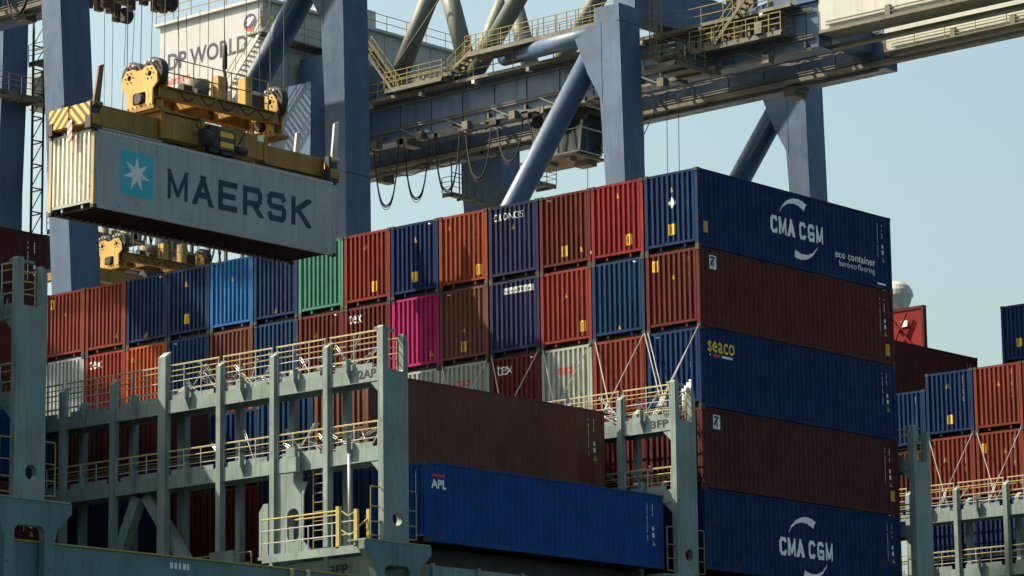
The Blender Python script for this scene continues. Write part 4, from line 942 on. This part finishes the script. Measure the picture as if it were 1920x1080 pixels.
for q in range(n):
    t = q / n; y = 1.9 - 3.4 * t; z = -0.3 + 3.5 * t; b.box(-1.5, -0.6, y - 0.14, y + 0.14, z, z + 0.06)
for x in (-1.52, -0.58): b.beam((x, 1.9, -0.4), (x, -1.5, 3.2), 0.05, 0.25)
b.build('stair', M_GALV, mh)
b = MB()
for x in (-1.52, -0.58):
    for h in (0.5, 1.0): b.tube((x, 1.9, -0.3 + h), (x, -1.5, 3.25 + h), 0.025, 6)
    for q in range(5): t = q / 4; b.tube((x, 1.9 - 3.4 * t, -0.3 + 3.5 * t), (x, 1.9 - 3.4 * t, 0.7 + 3.5 * t), 0.025, 6)
b.build('stair_rail', M_YELC, mh)
b = MB(); b.box(-1.6, 6, -1.4, -0.05, 2.9, 3.0); b.build('balcony', M_CRANED, mh)
b = MB(); railing(b, (-1.6, -1.4, 3.0), (6, -1.4, 3.0), (0.5, 1.0), 1.5, 0.025, 0.03); b.build('balcony_railing', M_YELC, mh)
MB().box(1.4, 2.2, -0.06, -0.02, 4.0, 4.5).build('vent', M_DARK, mh); MB().box(1.2, 2.1, -0.07, -0.03, 3.0, 5.0).build('door', mat('door_grey', (0.4, 0.42, 0.41), 0.6), mh)
MB().box(0, 3.4, 0.3, 3.0, -3.4, -0.02).build('lower_room', M_HOUSE, mh)

# --- cab and trolley
cabo = empty('crane_cab', 'glazed operator cab hanging under the centre crane girder', 'cab', (70.4, 63.0, 54.5))
MB().box(0, 2.4, 2.3, 4.4, 0.6, 3.7).build('rear_body', mat('cab_white', (0.6, 0.6, 0.56), 0.5, vary=0.2, grime=0.4), cabo)
b = MB(); b.hexa([(0.1, 0.5, 0.7), (2.3, 0.5, 0.7), (2.3, 2.28, 0.7), (0.1, 2.28, 0.7), (0.1, 0.1, 3.6), (2.3, 0.1, 3.6), (2.3, 2.28, 3.6), (0.1, 2.28, 3.6)]); b.build('glazing', M_GLASS, cabo)
b = MB()
for x in (0.06, 2.34): b.beam((x, 0.46, 0.65), (x, 0.06, 3.65), 0.1, 0.1); b.beam((x, 2.26, 0.65), (x, 2.26, 3.65), 0.08, 0.08); b.beam((x, 0.46, 0.66), (x, 2.26, 0.66), 0.1, 0.12); b.beam((x, 0.27, 2.2), (x, 2.26, 2.2), 0.05, 0.06)
for z, y in ((0.66, 0.46), (3.65, 0.06), (2.2, 0.25)): b.beam((0.06, y, z), (2.34, y, z), 0.08, 0.08)
b.build('window_frame', mat('cab_white', (0.6, 0.6, 0.56)), cabo)
MB().box(-0.1, 2.5, 0.0, 4.5, 3.7, 3.85).build('roof', M_HOUSE, cabo)
b = MB(); b.box(-0.3, 2.7, 0.4, 5.2, 0.35, 0.5); b.box(-0.2, 0.5, 1.0, 1.6, 0.05, 0.35); b.box(1.4, 2.3, 0.8, 2.0, 0.0, 0.34); b.box(0.2, 1.0, 3.0, 3.6, 0.1, 0.34); b.build('underframe', mat('rusty_underframe', (0.22, 0.16, 0.11), 0.75, vary=0.4, grime=0.4, rust=0.7), cabo)
b = MB()
for x in (0.1, 2.2):
    for y in (0.8, 4.0): b.box(x, x + 0.15, y, y + 0.15, 3.85, 4.4)
b.build('hanger', M_CRANED, cabo)
for cx_, yb_, lab in ((72.5, 62.5, 'trolley under the centre crane girder above the cab'), (28.0, 58.4, 'dark trolley underside of the left crane at the top edge')):
    tr = empty('trolley', lab, 'trolley', (cx_, yb_, 57.0))
    zlow = 0.0 if cx_ > 50 else -1.8
    b = MB(); b.box(-2.6, 2.6, 0, 5.4, 1.3 if cx_ > 50 else 0.0, 1.7 if cx_ > 50 else 1.5); b.build('frame', M_CRANED, tr)
    rs = random.Random(int(cx_)); b = MB()
    for q in range(34): x, y, = rs.uniform(-2.5, 2.1), rs.uniform(0.1, 5.0); b.box(x, x + rs.uniform(0.15, 0.6), y, y + rs.uniform(0.12, 0.5), (zlow if cx_ < 50 else 0.9) + rs.uniform(0, 0.9), 1.3)
    build_split(b, 'machinery', mat('rusty_underframe', (0.22, 0.16, 0.11)), tr)
    for x in (-2.0, 2.0):
        for y in (0.8, 4.4): MB().tube((x - 0.2, y, zlow + 0.1 + 0.5), (x + 0.2, y, zlow + 0.1 + 0.5), 0.45, 16).build('sheave', M_DARK, tr)
b = MB()
for x, y in ((70.3, 62.6), (70.6, 61.2), (69.9, 57.6), (70.9, 56.5), (71.6, 56.1)): b.tube((x, y, 57.9), (x + 0.3, y + 0.5, 34), 0.022, 5)
o = b.build('hoist_rope', M_ROPE); tag(o, 'thin hoist ropes hanging from the centre crane boom against the sky', 'rope')

# --- platforms, stairs and ladders on the cranes
def platform(K, x0, x1, y0, y1, z, name='service_platform'):
    b = MB(); b.box(x0, x1, y0, y1, z - 0.12, z); b.box(x0, x1, y0, y0 + 0.08, z - 0.3, z - 0.121)
    for q in range(int((x1 - x0) / 1.5) + 1): b.box(x0 + q * 1.5, x0 + q * 1.5 + 0.1, y0, y1, z - 0.3, z - 0.121)
    b.build(name, M_CRANED, K)
    b = MB(); railing(b, (x0, y0, z), (x1, y0, z), (0.4, 0.75, 1.1), 1.0, 0.025, 0.03); railing(b, (x0, y0, z), (x0, y1, z), (0.4, 0.75, 1.1), 1.0, 0.025, 0.03); railing(b, (x1, y0, z), (x1, y1, z), (0.4, 0.75, 1.1), 1.0, 0.025, 0.03); b.build('platform_railing', M_CRANED, K)
def stair(K, a, b_, w=0.8, n=12):
    a = Vector(a); b_ = Vector(b_); d = b_ - a; s = Vector((-d.y, d.x, 0)).normalized() * (w / 2); b = MB()
    for q in range(n): p = a + d * ((q + 0.5) / n); b.beam(p - s, p + s, 0.25, 0.05)
    for sg in (-1, 1): b.beam(a + s * sg, b_ + s * sg, 0.06, 0.22)
    b.build('stair', M_CRANED, K)
    b = MB()
    for sg in (-1, 1):
        for h in (0.5, 1.0): b.tube(a + s * sg + Vector((0, 0, h)), b_ + s * sg + Vector((0, 0, h)), 0.03, 6)
        for q in range(5): p = a + d * (q / 4) + s * sg; b.tube(p, p + Vector((0, 0, 1.0)), 0.03, 6)
    b.build('stair_rail', M_YELC, K)
def ladder(K, x, y, z0, z1, cage=True, w=0.5):
    b = MB()
    for s in (-w / 2, w / 2): b.tube((x + s, y, z0), (x + s, y, z1), 0.035, 6)
    for q in range(int((z1 - z0) / 0.35)): b.tube((x - w / 2, y, z0 + q * 0.35), (x + w / 2, y, z0 + q * 0.35), 0.02, 5)
    if cage:
        for q in range(int((z1 - z0) / 1.2)):
            z = z0 + 1 + q * 1.2
            if z < z1: b.path([(x - 0.35, y, z), (x - 0.35, y - 0.5, z), (x, y - 0.75, z), (x + 0.35, y - 0.5, z), (x + 0.35, y, z)], 0.022, 5)
        for xx, yy in ((x - 0.35, y - 0.5), (x, y - 0.75), (x + 0.35, y - 0.5)): b.tube((xx, yy, z0 + 1), (xx, yy, z1), 0.018, 5)
    b.build('ladder', M_YELC, K)
platform(K2, 75.0, 81.4, 78.6, 79.5, 55.5); platform(K2, 83.3, 86.5, 78.8, 80.6, 57.9)
b = MB()
for x in (75.1, 75.9, 76.7, 77.5): b.tube((x, 78.7, 55.5), (x, 78.7, 59.2), 0.05, 6)
for z in (56.9, 58.4): b.path([(75.1, 78.7, z), (77.5, 78.7, z)], 0.035)
b.build('cage_frame', M_CRANED, K2)
b = MB(); b.box(83.25, 84.6, 79.8, 81.2, 50, 57.7); b.build('lift_shaft', mat('lift_shaft_grey', (0.35, 0.40, 0.41), 0.6, vary=0.15), K2)
stair(K2, (67.4, 79.4, 64.3), (67.4, 76.6, 60.7), n=10); stair(K2, (67.3, 72.3, 60.7), (67.3, 69.6, 62.3), n=8)
platform(K2, 66.3, 67.9, 57.0, 69.6, 62.0); platform(K2, 66.5, 68.2, 71.8, 77.0, 60.9, 'walkway')
b = MB(); railing(b, (66.3, 57.0, 62.0), (66.3, 69.6, 62.0), (0.4, 0.75, 1.1), 1.6, 0.03, 0.035); b.build('handrail', M_YELC, K2)
b = MB(); railing(b, (66.5, 71.8, 60.9), (66.5, 77, 60.9), (0.4, 0.75, 1.1), 1.1, 0.03, 0.035); b.build('handrail', M_YELC, K2)
ladder(K2, 65.2, 53.1, 58.6, 63.6); ladder(K2, 65.9, 53.1, 59, 63.6, False)
platform(K2, 64.2, 66.6, 51.6, 53.2, 58.4); platform(K2, 64.0, 68.0, 50.4, 52.8, 57.6); platform(K2, 67.0, 68.2, 44.5, 51.5, 59.0, 'walkway')
stair(K2, (67.3, 49.6, 59.0), (67.3, 46.6, 62.0), n=10)
b = MB(); railing(b, (66.9, 44.5, 59.0), (66.9, 51.5, 59.0), (0.4, 0.75, 1.1), 0.9, 0.03, 0.04); b.build('handrail', M_YELC, K2)
rs = random.Random(31); b = MB()
for q in range(22): x, y, z = rs.uniform(66.8, 68.0), rs.uniform(45, 53), 59.0; b.box(x, x + rs.uniform(0.15, 0.5), y, y + rs.uniform(0.2, 0.7), z, z + rs.uniform(0.2, 1.0))
build_split(b, 'equipment_box', M_CRANED, K2)
rs = random.Random(33); b = MB()
for q in range(18): x, y = rs.uniform(67.0, 68.2), rs.uniform(69, 77); b.box(x, x + rs.uniform(0.15, 0.5), y, y + rs.uniform(0.2, 0.6), 60.9, 60.9 + rs.uniform(0.2, 0.7))
build_split(b, 'equipment_box', M_CRANED, K2)
b = MB(); b.tube((68.9, 48.6, 61.9), (69.3, 48.6, 61.9), 0.7, 18); b.tube((68.9, 46.4, 61.6), (69.3, 46.4, 61.6), 0.55, 18); b.build('rope_sheave', M_CRANED, K2)
MB().hexa([(68.1, 42.7, 60.7), (69.9, 42.7, 60.7), (69.9, 50.5, 60.7), (68.1, 50.5, 60.7), (68.1, 42.7, 61.3), (69.9, 42.7, 61.3), (69.9, 46, 61.3), (68.1, 46, 61.3)]).build('hinge_bracket', M_CRANE, K2)
# left crane: landside leg platforms and access tower
platform(K1, 34.5, 42.5, 80.2, 81.7, 55.8); platform(K1, 39.4, 43.0, 80.4, 81.8, 58.4)
MB().box(40.8, 43.0, 82.2, 83.4, 55.9, 58.2).build('electrical_room', mat('lift_shaft_grey', (0.35, 0.40, 0.41)), K1)
b = MB()
for x in (39.6, 40.5):
    for y in (81.6, 82.6): b.tube((x, y, 20), (x, y, 61), 0.07, 6)
for q in range(26):
    z = 22 + q * 1.5; b.path([(39.6, 81.6, z), (40.5, 81.6, z), (40.5, 82.6, z)], 0.045); b.tube((39.6, 81.6, z), (40.5, 81.6, z + 1.5), 0.035, 5)
b.build('access_tower', M_DARK, K1)
for z in (47.6, 51.2): platform(K1, 39.5, 46.0, 78.2, 80.0, z)
MB().box(39.5, 46, 80.1, 81.6, 45.2, 47.3).build('landside_beam', M_DARK, K1)
MB().hexa([(41.8, 79.8, 51.2), (44.6, 79.8, 51.2), (44.6, 81.2, 51.2), (41.8, 81.2, 51.2), (41.6, 79.6, 53.9), (44.9, 79.6, 53.2), (44.9, 81.4, 53.2), (41.6, 81.4, 53.9)]).build('cable_reel_guide', mat('dark_green_steel', (0.05, 0.075, 0.07), 0.6), K1)
rs = random.Random(5); b = MB()
for q in range(16): x = rs.uniform(40, 45.4); b.box(x, x + rs.uniform(0.2, 0.7), 78.6, 79.5, 47.6 if q % 2 else 51.2, (47.6 if q % 2 else 51.2) + rs.uniform(0.3, 1.2))
build_split(b, 'equipment_box', mat('pale_equipment', (0.42, 0.40, 0.30), 0.65, vary=0.4), K1)
# distant landside structure between the two cranes (seen under the hanging container)
lp = empty('landside_gantry', 'dark landside walkway frame with looping cables, seen under the hanging container', 'gantry', (0, 0, 0))
b = MB(); b.box(44, 62, 79.8, 81.2, 42.0, 42.35); b.box(44, 62, 79.8, 81.2, 46.0, 46.2); b.build('beam', M_DARK, lp)
b = MB()
for q in range(13): x = 44 + q * 1.5; b.box(x, x + 0.16, 79.8, 80.0, 42.3, 48.8)
for q in range(7): b.beam((44 + q * 3, 80.3, 42.3), (45.5 + q * 3, 80.3, 48.5), 0.1, 0.1)
b.build('upright', M_DARK, lp)
b = MB()
for q in range(6):
    xa = 44.5 + q * 3.0; pts = [(xa + 2.8 * k / 12, 79.5, 48.8 - (2.6 + 1.8 * (q % 2)) * (1 - (2 * k / 12 - 1) ** 2)) for k in range(13)]; b.path(pts, 0.07, 6)
b.build('looping_cable', M_RUBBER, lp)
b = MB(); railing(b, (44, 79.6, 42.4), (62, 79.6, 42.4), (0.5, 1.0), 1.5, 0.035, 0.04); b.build('railing', M_CRANED, lp)
b = MB(); b.box(44.5, 45.5, 80, 81, 3, 42); b.box(60, 61, 80, 81, 3, 42); b.build('support_leg', M_DARK, lp)

# ------------------------------------------------------------------ ground and water
def sheet(name, x0, x1, y0, y1, z, m):
    b = MB(); b.face([(x0, y0, z), (x1, y0, z), (x1, y1, z), (x0, y1, z)]); o = b.build(name, m); o['kind'] = 'structure'; return o
sheet('water', -6000, 6000, -6000, 6000, 0.0, M_WATER)
b = MB(); b.box(-900, 900, 49.0, 900, -6, 2.0); o = b.build('quay', M_QUAY); o['kind'] = 'structure'
